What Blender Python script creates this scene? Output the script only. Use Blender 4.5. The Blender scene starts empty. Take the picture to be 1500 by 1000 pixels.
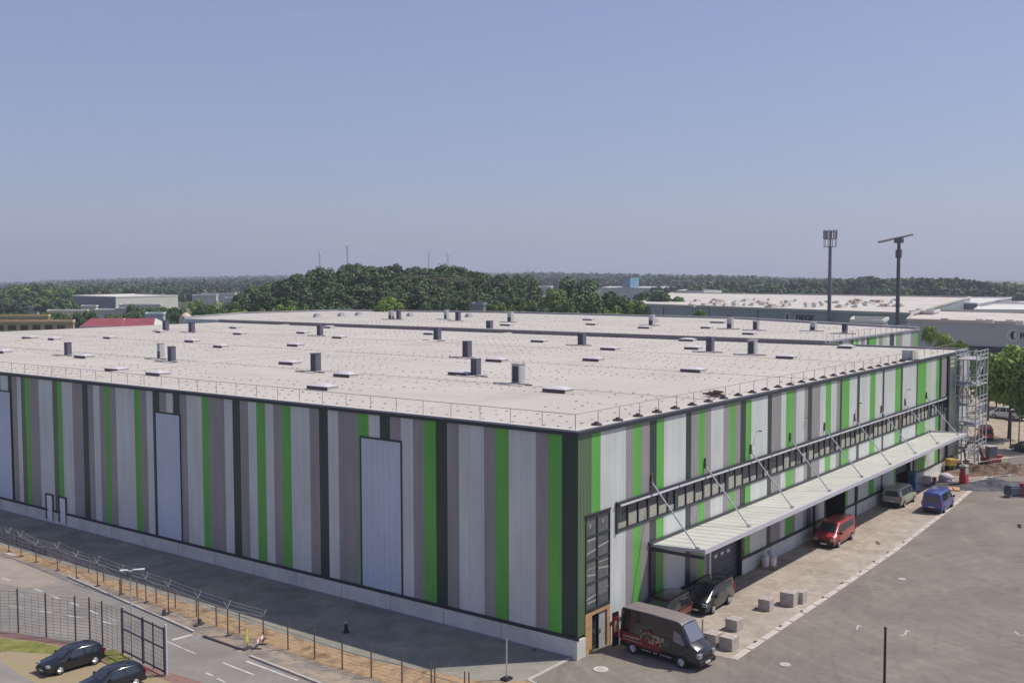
import bpy, math, random
import numpy as np
from mathutils import Vector, Matrix
random.seed(7); rng = np.random.default_rng(7)
scene = bpy.context.scene
COL = scene.collection

# ------------------------------------------------------------------ camera
FPX, YAW, PITCH, ROLL = 1553.8, math.radians(52.7236), math.radians(3.4659), math.radians(-0.146)
CAM = np.array([-49.679, -33.134, 21.869])
_f = np.array([math.sin(YAW)*math.cos(PITCH), math.cos(YAW)*math.cos(PITCH), -math.sin(PITCH)])
_r = np.array([math.cos(YAW), -math.sin(YAW), 0.0]); _u = np.cross(_r, _f)
_R2 = _r*math.cos(ROLL)+_u*math.sin(ROLL); _U2 = -_r*math.sin(ROLL)+_u*math.cos(ROLL)
cd = bpy.data.cameras.new('camera'); cam = bpy.data.objects.new('camera', cd); COL.objects.link(cam)
cd.sensor_fit = 'HORIZONTAL'; cd.sensor_width = 36; cd.lens = FPX/1500*36
cd.clip_start = 0.5; cd.clip_end = 20000
M = Matrix.Identity(4)
for i in range(3):
    M[i][0] = _R2[i]; M[i][1] = _U2[i]; M[i][2] = -_f[i]; M[i][3] = CAM[i]
cam.matrix_world = M
scene.camera = cam

# ------------------------------------------------------------------ light
SUN_EL, SUN_DIR = math.radians(57), math.radians(-43.6)     # direction towards the sun, measured from +x
world = bpy.data.worlds.new('World'); scene.world = world; world.use_nodes = True
nt = world.node_tree; bg = nt.nodes['Background']
sky = nt.nodes.new('ShaderNodeTexSky'); sky.sky_type = 'NISHITA'; sky.sun_disc = False
sky.sun_elevation = SUN_EL; sky.sun_rotation = math.radians(90) - SUN_DIR
sky.air_density = 1.0; sky.dust_density = 1.0; sky.ozone_density = 2.0; sky.altitude = 0
veil = nt.nodes.new('ShaderNodeMix'); veil.data_type = 'RGBA'; veil.inputs[0].default_value = 0.6      # even summer veil over the blue
veil.inputs[7].default_value = (1.93, 2.03, 3.72, 1)
nt.links.new(sky.outputs[0], veil.inputs[6]); 
tcw = nt.nodes.new('ShaderNodeTexCoord'); mpw = nt.nodes.new('ShaderNodeMapping'); mpw.inputs['Scale'].default_value = (1.2, 1.2, 9.0); nt.links.new(tcw.outputs['Generated'], mpw.inputs[0])
nzw = nt.nodes.new('ShaderNodeTexNoise'); nzw.inputs['Scale'].default_value = 5.5; nzw.inputs['Detail'].default_value = 7; nzw.inputs['Roughness'].default_value = .62; nt.links.new(mpw.outputs[0], nzw.inputs['Vector'])
rmw = nt.nodes.new('ShaderNodeMapRange'); rmw.inputs[1].default_value = .63; rmw.inputs[2].default_value = .82; rmw.inputs[4].default_value = .22; nt.links.new(nzw.outputs[0], rmw.inputs[0])
wisp = nt.nodes.new('ShaderNodeMix'); wisp.data_type = 'RGBA'; nt.links.new(rmw.outputs[0], wisp.inputs[0]); nt.links.new(veil.outputs[2], wisp.inputs[6]); wisp.inputs[7].default_value = (4.6, 4.6, 5.2, 1)
nt.links.new(wisp.outputs[2], bg.inputs[0]); bg.inputs[1].default_value = 0.12
sl = bpy.data.lights.new('sun', 'SUN'); sl.energy = 3.8; sl.angle = math.radians(0.53); sl.color = (1.0, 0.935, 0.84)
sun = bpy.data.objects.new('sun', sl); COL.objects.link(sun)
sv = Vector((math.cos(SUN_EL)*math.cos(SUN_DIR), math.cos(SUN_EL)*math.sin(SUN_DIR), math.sin(SUN_EL)))
sun.rotation_euler = sv.to_track_quat('Z', 'Y').to_euler(); sun.location = (0, 0, 200)
vs = scene.view_settings; vs.view_transform = 'Standard'; vs.look = 'None'; vs.gamma = 1; vs.exposure = 0.17
scene.cycles.max_bounces = 6; scene.cycles.volume_bounces = 0
scene.cycles.use_denoising = True

# ------------------------------------------------------------------ helpers
def ray(px, py):
    return (px-750)/FPX*_R2 + (500-py)/FPX*_U2 + _f
def G(px, py, z=0.0):
    d = ray(px, py); return CAM + d*((z-CAM[2])/d[2])
def D3(px, py, dist):
    return CAM + ray(px, py)*dist
def zat(py, dist, px=750):
    return float(D3(px, py, dist)[2])

def new_mat(name): 
    m = bpy.data.materials.new(name); m.use_nodes = True
    return m, m.node_tree, m.node_tree.nodes['Principled BSDF']
def mat(name, c, rough=0.7, var=0.0, scale=1.0, c2=None, metal=0.0, bump=0.0, bscale=None, spec=None, detail=5.0, stretch=None):
    m, t, b = new_mat(name)
    b.inputs['Roughness'].default_value = rough; b.inputs['Metallic'].default_value = metal
    if spec is not None: b.inputs['Specular IOR Level'].default_value = spec
    c = tuple(c)+(1,)
    b.inputs['Base Color'].default_value = c
    if var > 0 or c2 is not None or bump > 0:
        tc = t.nodes.new('ShaderNodeTexCoord'); src = tc.outputs['Object']
        if stretch:
            mp = t.nodes.new('ShaderNodeMapping'); mp.inputs['Scale'].default_value = stretch
            t.links.new(src, mp.inputs['Vector']); src = mp.outputs[0]
    if var > 0 or c2 is not None:
        n = t.nodes.new('ShaderNodeTexNoise'); n.inputs['Scale'].default_value = scale; n.inputs['Detail'].default_value = detail
        n.inputs['Roughness'].default_value = 0.62
        t.links.new(src, n.inputs['Vector'])
        r = t.nodes.new('ShaderNodeValToRGB'); r.color_ramp.elements[0].position = 0.32; r.color_ramp.elements[1].position = 0.68
        if c2 is None:
            r.color_ramp.elements[0].color = tuple(x*(1-var) for x in c[:3])+(1,)
            r.color_ramp.elements[1].color = tuple(min(1, x*(1+var)) for x in c[:3])+(1,)
        else:
            r.color_ramp.elements[0].color = c; r.color_ramp.elements[1].color = tuple(c2)+(1,)
        t.links.new(n.outputs[0], r.inputs[0]); t.links.new(r.outputs[0], b.inputs['Base Color'])
    if bump > 0:
        n2 = t.nodes.new('ShaderNodeTexNoise'); n2.inputs['Scale'].default_value = bscale or scale*4; n2.inputs['Detail'].default_value = 4
        t.links.new(src, n2.inputs['Vector'])
        bp = t.nodes.new('ShaderNodeBump'); bp.inputs['Strength'].default_value = bump; bp.inputs['Distance'].default_value = 0.05
        t.links.new(n2.outputs[0], bp.inputs['Height']); t.links.new(bp.outputs[0], b.inputs['Normal'])
    return m

def panel_mat(name, c, axis, period=0.33, rough=0.36, dirt=0.13):
    """painted steel cladding: fine upright ribs (bump) and faint weathering"""
    m, t, b = new_mat(name); L = t.links
    b.inputs['Roughness'].default_value = rough; b.inputs['Metallic'].default_value = 0.0
    tc = t.nodes.new('ShaderNodeTexCoord'); sp = t.nodes.new('ShaderNodeSeparateXYZ'); L.new(tc.outputs['Object'], sp.inputs[0])
    def math_(op, a, bb):
        n = t.nodes.new('ShaderNodeMath'); n.operation = op
        for i, v in enumerate((a, bb)):
            if isinstance(v, (int, float)): n.inputs[i].default_value = v
            elif v is not None: L.new(v, n.inputs[i])
        return n.outputs[0]
    u = math_('MULTIPLY', sp.outputs[axis], 1/period)
    fr = math_('FRACT', u, None); tri = math_('ABSOLUTE', math_('SUBTRACT', fr, 0.5), None)
    rib = math_('SMOOTH_MIN', tri, 0.3) if False else math_('MINIMUM', tri, 0.3)
    bp = t.nodes.new('ShaderNodeBump'); bp.inputs['Strength'].default_value = 0.5; bp.inputs['Distance'].default_value = 0.05
    L.new(rib, bp.inputs['Height']); L.new(bp.outputs[0], b.inputs['Normal'])
    j = math_('GREATER_THAN', math_('ABSOLUTE', math_('SUBTRACT', math_('FRACT', math_('MULTIPLY', sp.outputs[axis], 1.0), None), 0.5), None), 0.475)
    n = t.nodes.new('ShaderNodeTexNoise'); n.inputs['Scale'].default_value = 0.35; n.inputs['Detail'].default_value = 4
    mp = t.nodes.new('ShaderNodeMapping'); mp.inputs['Scale'].default_value = (2.2, 2.2, 0.5); L.new(tc.outputs['Object'], mp.inputs[0]); L.new(mp.outputs[0], n.inputs['Vector'])
    r = t.nodes.new('ShaderNodeValToRGB'); r.color_ramp.elements[0].position = 0.3; r.color_ramp.elements[1].position = 0.7
    r.color_ramp.elements[0].color = tuple(x*(1-dirt) for x in c)+(1,); r.color_ramp.elements[1].color = tuple(min(1, x*(1+dirt*.6)) for x in c)+(1,)
    L.new(n.outputs[0], r.inputs[0])
    mx = t.nodes.new('ShaderNodeMix'); mx.data_type = 'RGBA'; L.new(math_('MULTIPLY', j, 0.28), mx.inputs[0])
    L.new(r.outputs[0], mx.inputs[6]); mx.inputs[7].default_value = tuple(x*0.4 for x in c)+(1,)
    L.new(mx.outputs[2], b.inputs['Base Color'])
    return m

def tag(o, label=None, cat=None, group=None, kind=None):
    if label: o['label'] = label
    if cat: o['category'] = cat
    if group: o['group'] = group
    if kind: o['kind'] = kind
    return o
def thing(name, label, cat, loc=(0, 0, 0), rz=0.0, group=None):
    o = bpy.data.objects.new(name, None); COL.objects.link(o); o.empty_display_size = 0.3
    o.location = tuple(float(v) for v in loc); o.rotation_euler = (0, 0, rz)
    return tag(o, label, cat, group)
def copy_tree(o, parent=None):
    c = o.copy(); COL.objects.link(c); c.parent = parent
    for ch in o.children: copy_tree(ch, c)
    return c

class MB:
    def __init__(s): s.v = []; s.f = []; s.m = []
    def poly(s, pts, m=0):
        b = len(s.v); s.v += [tuple(map(float, p)) for p in pts]; s.f.append(tuple(range(b, b+len(pts)))); s.m.append(m)
    def box(s, x0, x1, y0, y1, z0, z1, m=0):
        b = len(s.v)
        s.v += [(x, y, z) for z in (z0, z1) for x, y in ((x0, y0), (x1, y0), (x1, y1), (x0, y1))]
        for f in ((3, 2, 1, 0), (4, 5, 6, 7), (0, 1, 5, 4), (1, 2, 6, 5), (2, 3, 7, 6), (3, 0, 4, 7)):
            s.f.append(tuple(b+i for i in f)); s.m.append(m)
        return s
    def obox(s, p0, p1, w, z0, z1, m=0):
        """box along the ground segment p0-p1, w wide"""
        a = np.array(p0[:2], float); c = np.array(p1[:2], float); d = c-a; n = np.array([-d[1], d[0]])/np.linalg.norm(d)*w/2
        q = [a-n, c-n, c+n, a+n]; s.prism(q, z0, z1, m); return s
    def prism(s, pts, z0, z1, m=0, mtop=None):
        n = len(pts); b = len(s.v)
        ar = sum(pts[i][0]*pts[(i+1) % n][1]-pts[(i+1) % n][0]*pts[i][1] for i in range(n))
        if ar < 0: pts = list(pts)[::-1]
        s.v += [(float(p[0]), float(p[1]), z0) for p in pts]+[(float(p[0]), float(p[1]), z1) for p in pts]
        s.f.append(tuple(range(b+n-1, b-1, -1))); s.m.append(m)
        s.f.append(tuple(range(b+n, b+2*n))); s.m.append(m if mtop is None else mtop)
        for i in range(n):
            j = (i+1) % n; s.f.append((b+i, b+j, b+n+j, b+n+i)); s.m.append(m)
        return s
    def tube(s, p0, p1, r0, r1=None, n=6, m=0, caps=True):
        r1 = r0 if r1 is None else r1
        a = np.array(p0, float); c = np.array(p1, float); d = c-a; L = np.linalg.norm(d); d = d/L
        h = np.array([0, 0, 1.0]) if abs(d[2]) < 0.9 else np.array([1.0, 0, 0])
        u = np.cross(d, h); u /= np.linalg.norm(u); w = np.cross(d, u); b = len(s.v)
        for q, r in ((a, r0), (c, r1)):
            for k in range(n):
                t = 2*math.pi*k/n; s.v.append(tuple(q+u*math.cos(t)*r+w*math.sin(t)*r))
        for k in range(n):
            j = (k+1) % n; s.f.append((b+k, b+n+k, b+n+j, b+j)); s.m.append(m)
        if caps:
            s.f.append(tuple(range(b, b+n))); s.m.append(m); s.f.append(tuple(range(b+2*n-1, b+n-1, -1))); s.m.append(m)
        return s
    def path(s, pts, r, n=6, m=0):
        for a, b in zip(pts[:-1], pts[1:]): s.tube(a, b, r, r, n, m)
        return s
    def sphere(s, c, r, m=0, nu=10, nv=6, sq=(1, 1, 1)):
        b = len(s.v)
        for i in range(nv+1):
            t = math.pi*i/nv
            for k in range(nu):
                p = 2*math.pi*k/nu; s.v.append((c[0]+r*sq[0]*math.sin(t)*math.cos(p), c[1]+r*sq[1]*math.sin(t)*math.sin(p), c[2]+r*sq[2]*math.cos(t)))
        for i in range(nv):
            for k in range(nu):
                j = (k+1) % nu; s.f.append((b+i*nu+k, b+(i+1)*nu+k, b+(i+1)*nu+j, b+i*nu+j)); s.m.append(m)
        return s
    def build(s, name, mats, parent=None, org=None, smooth=False, bevel=0.0):
        me = bpy.data.meshes.new(name); v = np.array(s.v, float)
        if org is not None: v = v-np.array([float(q) for q in org])
        me.from_pydata(v.tolist(), [], s.f)
        if not isinstance(mats, (list, tuple)): mats = [mats]
        for k in mats: me.materials.append(k)
        me.polygons.foreach_set('material_index', s.m)
        if smooth: me.polygons.foreach_set('use_smooth', [True]*len(s.f))
        me.update(); o = bpy.data.objects.new(name, me); COL.objects.link(o)
        if parent is not None: o.parent = parent
        if bevel:
            md = o.modifiers.new('bevel', 'BEVEL'); md.width = bevel; md.segments = 2; md.limit_method = 'ANGLE'
        return o

def sheet(name, pts, z, m, label=None):
    b = MB(); pts = [tuple(p[:2]) for p in pts]
    ar = sum(pts[i][0]*pts[(i+1) % len(pts)][1]-pts[(i+1) % len(pts)][0]*pts[i][1] for i in range(len(pts)))
    if ar < 0: pts = pts[::-1]
    b.poly([(p[0], p[1], z) for p in pts])
    o = b.build(name, m); o['kind'] = 'structure'
    if label: o['label'] = label
    return o

# ------------------------------------------------------------------ materials
m_light = [panel_mat('panel_light', (0.60, 0.625, 0.61), a) for a in (0, 1)]
m_mid = [panel_mat('panel_mid', (0.30, 0.28, 0.285), a) for a in (0, 1)]
m_dark = [panel_mat('panel_dark', (0.028, 0.050, 0.042), a) for a in (0, 1)]
m_green = [panel_mat('panel_green', (0.125, 0.42, 0.075), a) for a in (0, 1)]
m_olive = [panel_mat('panel_olive', (0.10, 0.155, 0.085), a) for a in (0, 1)]
m_pale = [panel_mat('panel_pale_green', (0.50, 0.60, 0.44), a) for a in (0, 1)]
PAL = {'L': 0, 'M': 1, 'D': 2, 'G': 3, 'O': 4, 'P': 5}
def pal(a): return [m_light[a], m_mid[a], m_dark[a], m_green[a], m_olive[a], m_pale[a]]
m_trim = mat('dark_trim', (0.03, 0.033, 0.042), 0.5)
m_frame = mat('charcoal_frame', (0.035, 0.04, 0.05), 0.45)
m_white = mat('white_paint', (0.75, 0.75, 0.74), 0.5, 0.06, 3)
m_steel = mat('galvanised_steel', (0.50, 0.52, 0.55), 0.45, 0.15, 5, metal=0.3)
m_steel_d = mat('weathered_steel', (0.13, 0.10, 0.095), 0.7, 0.3, 6)
m_black = mat('black_plastic', (0.015, 0.015, 0.017), 0.5)
m_rubber = mat('tyre_rubber', (0.018, 0.018, 0.02), 0.85)
m_rim = mat('alloy_rim', (0.55, 0.55, 0.57), 0.35, metal=0.6)
m_chrome = mat('lamp_glass', (0.33, 0.34, 0.37), 0.12, metal=0.2)
m_red_lamp = mat('red_lamp', (0.5, 0.02, 0.02), 0.2)
m_plate = mat('number_plate', (0.7, 0.7, 0.66), 0.5)
m_glass = mat('dark_glass', (0.028, 0.036, 0.045), 0.04, spec=1.0)
m_conc = mat('precast_concrete', (0.58, 0.585, 0.535), 0.85, 0.12, 0.6, bump=0.15, bscale=6)
m_block = mat('block_concrete', (0.40, 0.355, 0.325), 0.9, 0.22, 2.5, bump=0.4, bscale=9)
m_wood = mat('osb_board', (0.50, 0.30, 0.14), 0.8, 0.25, 3)
m_bark = mat('bark', (0.09, 0.065, 0.045), 0.9, 0.3, 4)
m_rail = mat('rail_grey', (0.26, 0.24, 0.25), 0.5)

# ------------------------------------------------------------------ ground
def ground_mat(name, stops, scale, rough=0.9, bump=0.3, extra=None):
    m, t, b = new_mat(name); L = t.links
    tc = t.nodes.new('ShaderNodeTexCoord')
    n = t.nodes.new('ShaderNodeTexNoise'); n.inputs['Scale'].default_value = scale; n.inputs['Detail'].default_value = 9; n.inputs['Roughness'].default_value = 0.65; n.inputs['Distortion'].default_value = 0.6
    L.new(tc.outputs['Object'], n.inputs['Vector'])
    r = t.nodes.new('ShaderNodeValToRGB'); cr = r.color_ramp
    while len(cr.elements) < len(stops): cr.elements.new(0.5)
    for e, (p, c) in zip(cr.elements, stops): e.position = p; e.color = tuple(c)+(1,)
    L.new(n.outputs[0], r.inputs[0]); out = r.outputs[0]
    if extra: out = extra(t, tc, out)
    L.new(out, b.inputs['Base Color']); b.inputs['Roughness'].default_value = rough; b.inputs['Specular IOR Level'].default_value = 0.25
    n2 = t.nodes.new('ShaderNodeTexNoise'); n2.inputs['Scale'].default_value = 9; n2.inputs['Detail'].default_value = 6; L.new(tc.outputs['Object'], n2.inputs['Vector'])
    bp = t.nodes.new('ShaderNodeBump'); bp.inputs['Strength'].default_value = bump; bp.inputs['Distance'].default_value = 0.04
    L.new(n2.outputs[0], bp.inputs['Height']); L.new(bp.outputs[0], b.inputs['Normal'])
    return m
def tyre_tracks(t, tc, col):
    """long curved scuffs of turning lorries plus fine grit"""
    L = t.links; out = col
    for k, (cx, cy, sc, lum, thr) in enumerate(((9, -27, .75, 1.26, .60), (30, -22, .55, 1.2, .64), (-4, -14, .9, 0.76, .64), (52, -30, .4, 1.2, .62), (22, -42, .6, .80, .64))):
        mp = t.nodes.new('ShaderNodeMapping'); mp.inputs['Location'].default_value = (-cx*1.0, -cy*1.0, 0); L.new(tc.outputs['Object'], mp.inputs[0])
        w = t.nodes.new('ShaderNodeTexWave'); w.wave_type = 'RINGS'; w.rings_direction = 'Z'; w.inputs['Scale'].default_value = sc*.45
        w.inputs['Distortion'].default_value = (1.0, 4.0, 1.4, 3.0, 2.0)[k]; w.inputs['Detail'].default_value = 3; w.inputs['Detail Scale'].default_value = 0.35; w.inputs['Detail Roughness'].default_value = .6
        L.new(mp.outputs[0], w.inputs['Vector'])
        n = t.nodes.new('ShaderNodeTexNoise'); n.inputs['Scale'].default_value = .22+.05*k; n.inputs['Detail'].default_value = 3; L.new(mp.outputs[0], n.inputs['Vector'])
        a = t.nodes.new('ShaderNodeMapRange'); a.inputs[1].default_value = (.86, thr, .84, thr, .8)[k]; a.inputs[2].default_value = .98; L.new(w.outputs['Fac'], a.inputs[0])
        c = t.nodes.new('ShaderNodeMapRange'); c.inputs[1].default_value = .42; c.inputs[2].default_value = .62; L.new(n.outputs[0], c.inputs[0])
        mu = t.nodes.new('ShaderNodeMath'); mu.operation = 'MULTIPLY'; L.new(a.outputs[0], mu.inputs[0]); L.new(c.outputs[0], mu.inputs[1])
        m2 = t.nodes.new('ShaderNodeMath'); m2.operation = 'MULTIPLY'; m2.inputs[1].default_value = .5; L.new(mu.outputs[0], m2.inputs[0])
        mx = t.nodes.new('ShaderNodeMix'); mx.data_type = 'RGBA'; mx.blend_type = 'MULTIPLY'; L.new(m2.outputs[0], mx.inputs[0]); L.new(out, mx.inputs[6])
        mx.inputs[7].default_value = (lum, lum, lum*.98, 1); out = mx.outputs[2]
    return out
m_yard = ground_mat('yard_asphalt', ((.28, (0.1558, 0.1375, 0.1166)), (.5, (0.1952, 0.1731, 0.1457)), (.74, (0.2410, 0.2159, 0.1785))), 0.16, extra=tyre_tracks)
m_lane = ground_mat('lane_asphalt', ((.3, (0.1503, 0.1519, 0.1288)), (.5, (0.2306, 0.2241, 0.1866)), (.72, (0.3308, 0.3116, 0.2509))), 0.35)
m_road = ground_mat('road_asphalt', ((.3, (0.1840, 0.1702, 0.1584)), (.5, (0.2300, 0.2139, 0.1966)), (.7, (0.2760, 0.2576, 0.2316))), 0.3)
def slab_joints(t, tc, col):
    L = t.links; b_ = t.nodes.new('ShaderNodeTexBrick'); b_.inputs['Scale'].default_value = 1.0; b_.inputs['Brick Width'].default_value = 5.2; b_.inputs['Row Height'].default_value = 3.5; b_.offset = 0
    b_.inputs['Mortar Size'].default_value = .022; b_.inputs['Mortar Smooth'].default_value = .3; b_.inputs['Color1'].default_value = (1, 1, 1, 1); b_.inputs['Color2'].default_value = (.93, .93, .93, 1); b_.inputs['Mortar'].default_value = (.62, .60, .58, 1)
    L.new(tc.outputs['Object'], b_.inputs['Vector'])
    mx = t.nodes.new('ShaderNodeMix'); mx.data_type = 'RGBA'; mx.blend_type = 'MULTIPLY'; mx.inputs[0].default_value = 1; L.new(col, mx.inputs[6]); L.new(b_.outputs['Color'], mx.inputs[7])
    n = t.nodes.new('ShaderNodeTexNoise'); n.inputs['Scale'].default_value = .9; n.inputs['Detail'].default_value = 8; n.inputs['Roughness'].default_value = .7; n.inputs['Distortion'].default_value = 1.2; L.new(tc.outputs['Object'], n.inputs['Vector'])
    r = t.nodes.new('ShaderNodeValToRGB'); r.color_ramp.elements[0].position = .36; r.color_ramp.elements[0].color = (.72, .69, .66, 1); r.color_ramp.elements[1].position = .62; r.color_ramp.elements[1].color = (1.06, 1.05, 1.04, 1); L.new(n.outputs[0], r.inputs[0])
    m2 = t.nodes.new('ShaderNodeMix'); m2.data_type = 'RGBA'; m2.blend_type = 'MULTIPLY'; m2.inputs[0].default_value = .8; L.new(mx.outputs[2], m2.inputs[6]); L.new(r.outputs[0], m2.inputs[7])
    return m2.outputs[2]
m_strip = ground_mat('strip_concrete', ((.25, (0.3158, 0.2767, 0.2294)), (.5, (0.4035, 0.3533, 0.2967)), (.75, (0.4825, 0.4342, 0.3679))), 0.28, extra=slab_joints)
m_dry = ground_mat('dry_grass_bank', ((.30, (.13, .085, .045)), (.42, (.26, .17, .095)), (.55, (.40, .28, .16)), (.64, (.30, .20, .12)), (.74, (.15, .14, .05))), 1.0, bump=1.0)
m_gravel = ground_mat('gravel_verge', ((.3, (.17, .145, .125)), (.48, (.25, .215, .185)), (.6, (.36, .29, .21)), (.75, (.30, .265, .235))), .8, bump=0.8)
m_terrain = ground_mat('field_terrain', ((.32, (.045, .075, .028)), (.48, (.075, .105, .040)), (.6, (.17, .16, .075)), (.72, (.06, .09, .035))), 0.008)
m_lawn = ground_mat('short_grass', ((.3, (.10, .115, .03)), (.5, (.18, .19, .05)), (.7, (.27, .25, .085))), 1.1, bump=.8)
m_tan = ground_mat('worn_parking', ((.3, (.24, .185, .12)), (.5, (.32, .255, .165)), (.7, (.27, .25, .11))), 0.8)
m_brick = mat('red_brick_edge', (0.23, 0.135, 0.115), 0.9, 0.2, 3)
m_mark = mat('road_marking', (0.62, 0.60, 0.57), 0.7, c2=(0.36, 0.34, 0.32), scale=1.6)
m_patch = mat('asphalt_patch', (0.30, 0.255, 0.21), 0.9, 0.12, .8)
m_kerb = mat('kerb_stone', (0.42, 0.39, 0.35), 0.85, 0.15, 1.5)
m_farpave = mat('sunny_paving', (0.34, 0.28, 0.20), 0.9, 0.2, 0.5)

# terrain: fine flat sheet out to the horizon
b = MB(); R = 5600
b.poly([(-R, -R, -0.012), (R, -R, -0.012), (R, R, -0.012), (-R, R, -0.012)])
tag(b.build('ground', m_terrain), 'flat green and tan fields reaching the horizon', kind='structure')
sheet('yard', [(-6.2, -60), (-4.14, .42), (1.2, .42), (1.2, .05), (86, .05), (96, -4), (150, -40), (150, -90), (-6, -90)], 0.0, m_yard, 'grey brown asphalt yard with curved tyre tracks')
sheet('concrete_strip', [(5.4, -7.08), (20, -6.95), (35, -6.76), (54, -6.0), (76, -4.6), (84, -3.2), (84, .02), (5.4, .02)], 0.006, m_strip, 'pale concrete apron along the loading side')
def band_sheet(name, rows, z, m, label):
    """rows: (y, x left, x right) from far to near"""
    b = MB()
    for (ya, la, ra), (yb, lb, rb) in zip(rows[:-1], rows[1:]): b.poly([(la, ya, z), (lb, yb, z), (rb, yb, z), (ra, ya, z)])
    o = b.build(name, m); o['kind'] = 'structure'; o['label'] = label
band_sheet('road', [(150, -60, -6.3), (-60, -60, -6.3)], 0.0, m_road, 'grey road with worn lane dashes')
band_sheet('verge', [(150, -9.3, -6.3), (49, -8.5, -6.3), (39.2, -8.45, -6.3), (25.3, -9.92, -6.3), (21.6, -10.35, -6.3), (16.5, -10.93, -6.3), (11.8, -11.4, -6.3), (0, -12, -6.3), (-60, -12.5, -6.3)], 0.004, m_gravel, 'gravelly footway along the road')
band_sheet('bank', [(150, -8.3, -6.0), (49, -7.9, -6.0), (39, -8.0, -6.0), (25.3, -8.7, -6.0), (20, -8.95, -6.0), (11, -9.25, -5.8), (4.6, -9.2, -5.4), (0, -8.8, -4.3), (-2, -8.9, -4.5), (-60, -7.9, -6.2)], 0.008, m_dry, 'dry brown grass bank between lane and fence')
band_sheet('lane', [(150, -6.9, .3), (60, -7.0, .3), (52, -6.8, .3), (40, -6.7, .3), (18, -7.2, .3), (9.05, -7.1, .3), (4.65, -6.3, .3), (2.25, -5.9, .3), (.42, -4.4, .3)], 0.012, m_lane, 'dark asphalt lane beside the long facade')
kb = [(-8.45, 39.2), (-9.92, 25.3), (-10.35, 21.6)]
b = MB()
for a, c in zip(kb[:-1], kb[1:]): b.obox(a, c, .16, -.01, .11)
b.obox((-11.0, 15.4), (-12, 0), .15, -.01, .10)
tag(b.build('kerb', m_kerb), 'pale kerb stones between road and footway', kind='structure')
# brick edge, lawn, parking (lower left)
be = [(-19, 33.5), (-17.47, 31.45), (-16.47, 28.43), (-15.99, 26.18), (-15.42, 23.45), (-15.5, 19.85), (-15.28, 16.9), (-14.9, 12)]
off = [(-20.3, 33), (-18.3, 30.6), (-17.1, 28.0), (-16.6, 25.7), (-16.1, 23.0), (-16.15, 19.8), (-16.1, 16.6), (-16.0, 11)]
sheet('brick_edging', be+off[::-1], 0.012, m_brick, 'reddish brick edging behind the mesh fence')
sheet('parking', [(-20.3, 33), (-18.3, 30.6), (-17.1, 28), (-16.6, 25.7), (-16.1, 23), (-16.15, 19.8), (-16.1, 16.6), (-16, 11), (-30, 8), (-40, 25)], 0.008, m_tan, 'worn tan parking ground under the dark cars')
sheet('lawn', [(-20.5, 33), (-18.35, 30.5), (-17.15, 27.9), (-16.7, 25.6), (-17.6, 25.0), (-18.3, 26.2), (-19.0, 27.6), (-21, 28.5)], 0.014, m_lawn, 'short yellow green grass strip by the parking')
sheet('lawn_patch', [G(150, 955), G(166, 950), G(200, 968), G(160, 975)], 0.014, m_lawn, 'small grass wedge between the parked cars')
sheet('parking_lane', [G(0, 968), G(25, 985), G(62, 1006), G(40, 1030), G(-60, 1020)], 0.016, m_road, 'grey corner of parking lane')
sheet('road_patch', [G(-30, 803), G(0, 815), G(24, 822), G(94, 849), G(60, 860), G(30, 860), G(-30, 848)], 0.0055, m_patch, 'tan resurfaced patch on the road')
sheet('pavement', [(82, -2), (96, 6.5), (150, 40), (200, 60), (220, 20), (170, -30), (120, -25), (98, -9)], 0.010, m_farpave, 'sunlit pale paving beyond the far corner')
# road markings
def dash(px0, py0, px1, py1, w, z=0.009):
    b.obox(G(px0, py0), G(px1, py1), w, z, z+.004)
b = MB()
for q in ((50, 862, 62, 866, .16), (75, 872, 88, 877, .16), (103, 882, 116, 887, .16), (130, 893, 143, 899, .16), (14, 850, 3, 846, .14), (28, 870, 36, 873, .14),
          (98, 901, 122, 905, .14), (150, 910, 170, 914, .14), (55, 894, 76, 897, .14), (12, 887, 34, 890, .12), (160, 906, 172, 910, .12),
          (326, 970, 372, 988, .14), (244, 939, 286, 957, .10), (252, 937, 282, 929, .30), (302, 985, 312, 990, .16), (318, 993, 330, 999, .12)):
    dash(*q)
dash(361, 968, 388, 978, .20); dash(388, 978, 436, 996, .15); dash(8, 809, 22, 813, .28, .008)
tag(b.build('road_marking', m_mark), 'worn white dashes and stop bars on the road', kind='structure')
# pale drain kerb from the corner
b = MB(); b.obox((1.0, .42), (-4.2, .42), .22, -.01, .05); b.obox((-4.2, .50), (-5.6, -6), .16, -.01, .035)
b.obox((5.36, -7.05), (7.0, -7.05), .12, .0, .03)
tag(b.build('drain_kerb', m_kerb), 'pale kerb line running from the facade corner', kind='structure')
# strip edge stones with dark gaps
b = MB(); e = [(5.4, -7.12), (20, -6.99), (35, -6.80), (54, -6.04), (76, -4.64)]
for a, c in zip(e[:-1], e[1:]):
    a = np.array(a); c = np.array(c); n = max(1, int(np.linalg.norm(c-a)/1.9))
    for k in range(n):
        p = a+(c-a)*(k+.02)/n; q = a+(c-a)*(k+.94)/n; b.obox(p, q, .42, 0.0, .02)
tag(b.build('edge_stones', mat('edge_concrete', (.50, .44, .40), .85, .15, 1)), 'row of pale edging slabs along the apron', kind='structure')
for i, (px, py) in enumerate(((1176, 896), (1145, 918), (1207, 876), (1235, 855), (1262, 838), (1282, 823), (1302, 810), (1325, 795), (1108, 941))):
    p = G(px, py); b = MB(); b.box(-.17, .17, -.07, .07, 0, .012); b.box(-.12, .12, -.02, .02, .012, .015)
    o = b.build('drain_grate', m_black, org=None); o.location = (p[0]+.1, p[1]+.12, 0.02)
    tag(o, 'small dark drain grate set in the apron edge slabs', 'drain grate', 'drain grates along the apron edge')
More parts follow.
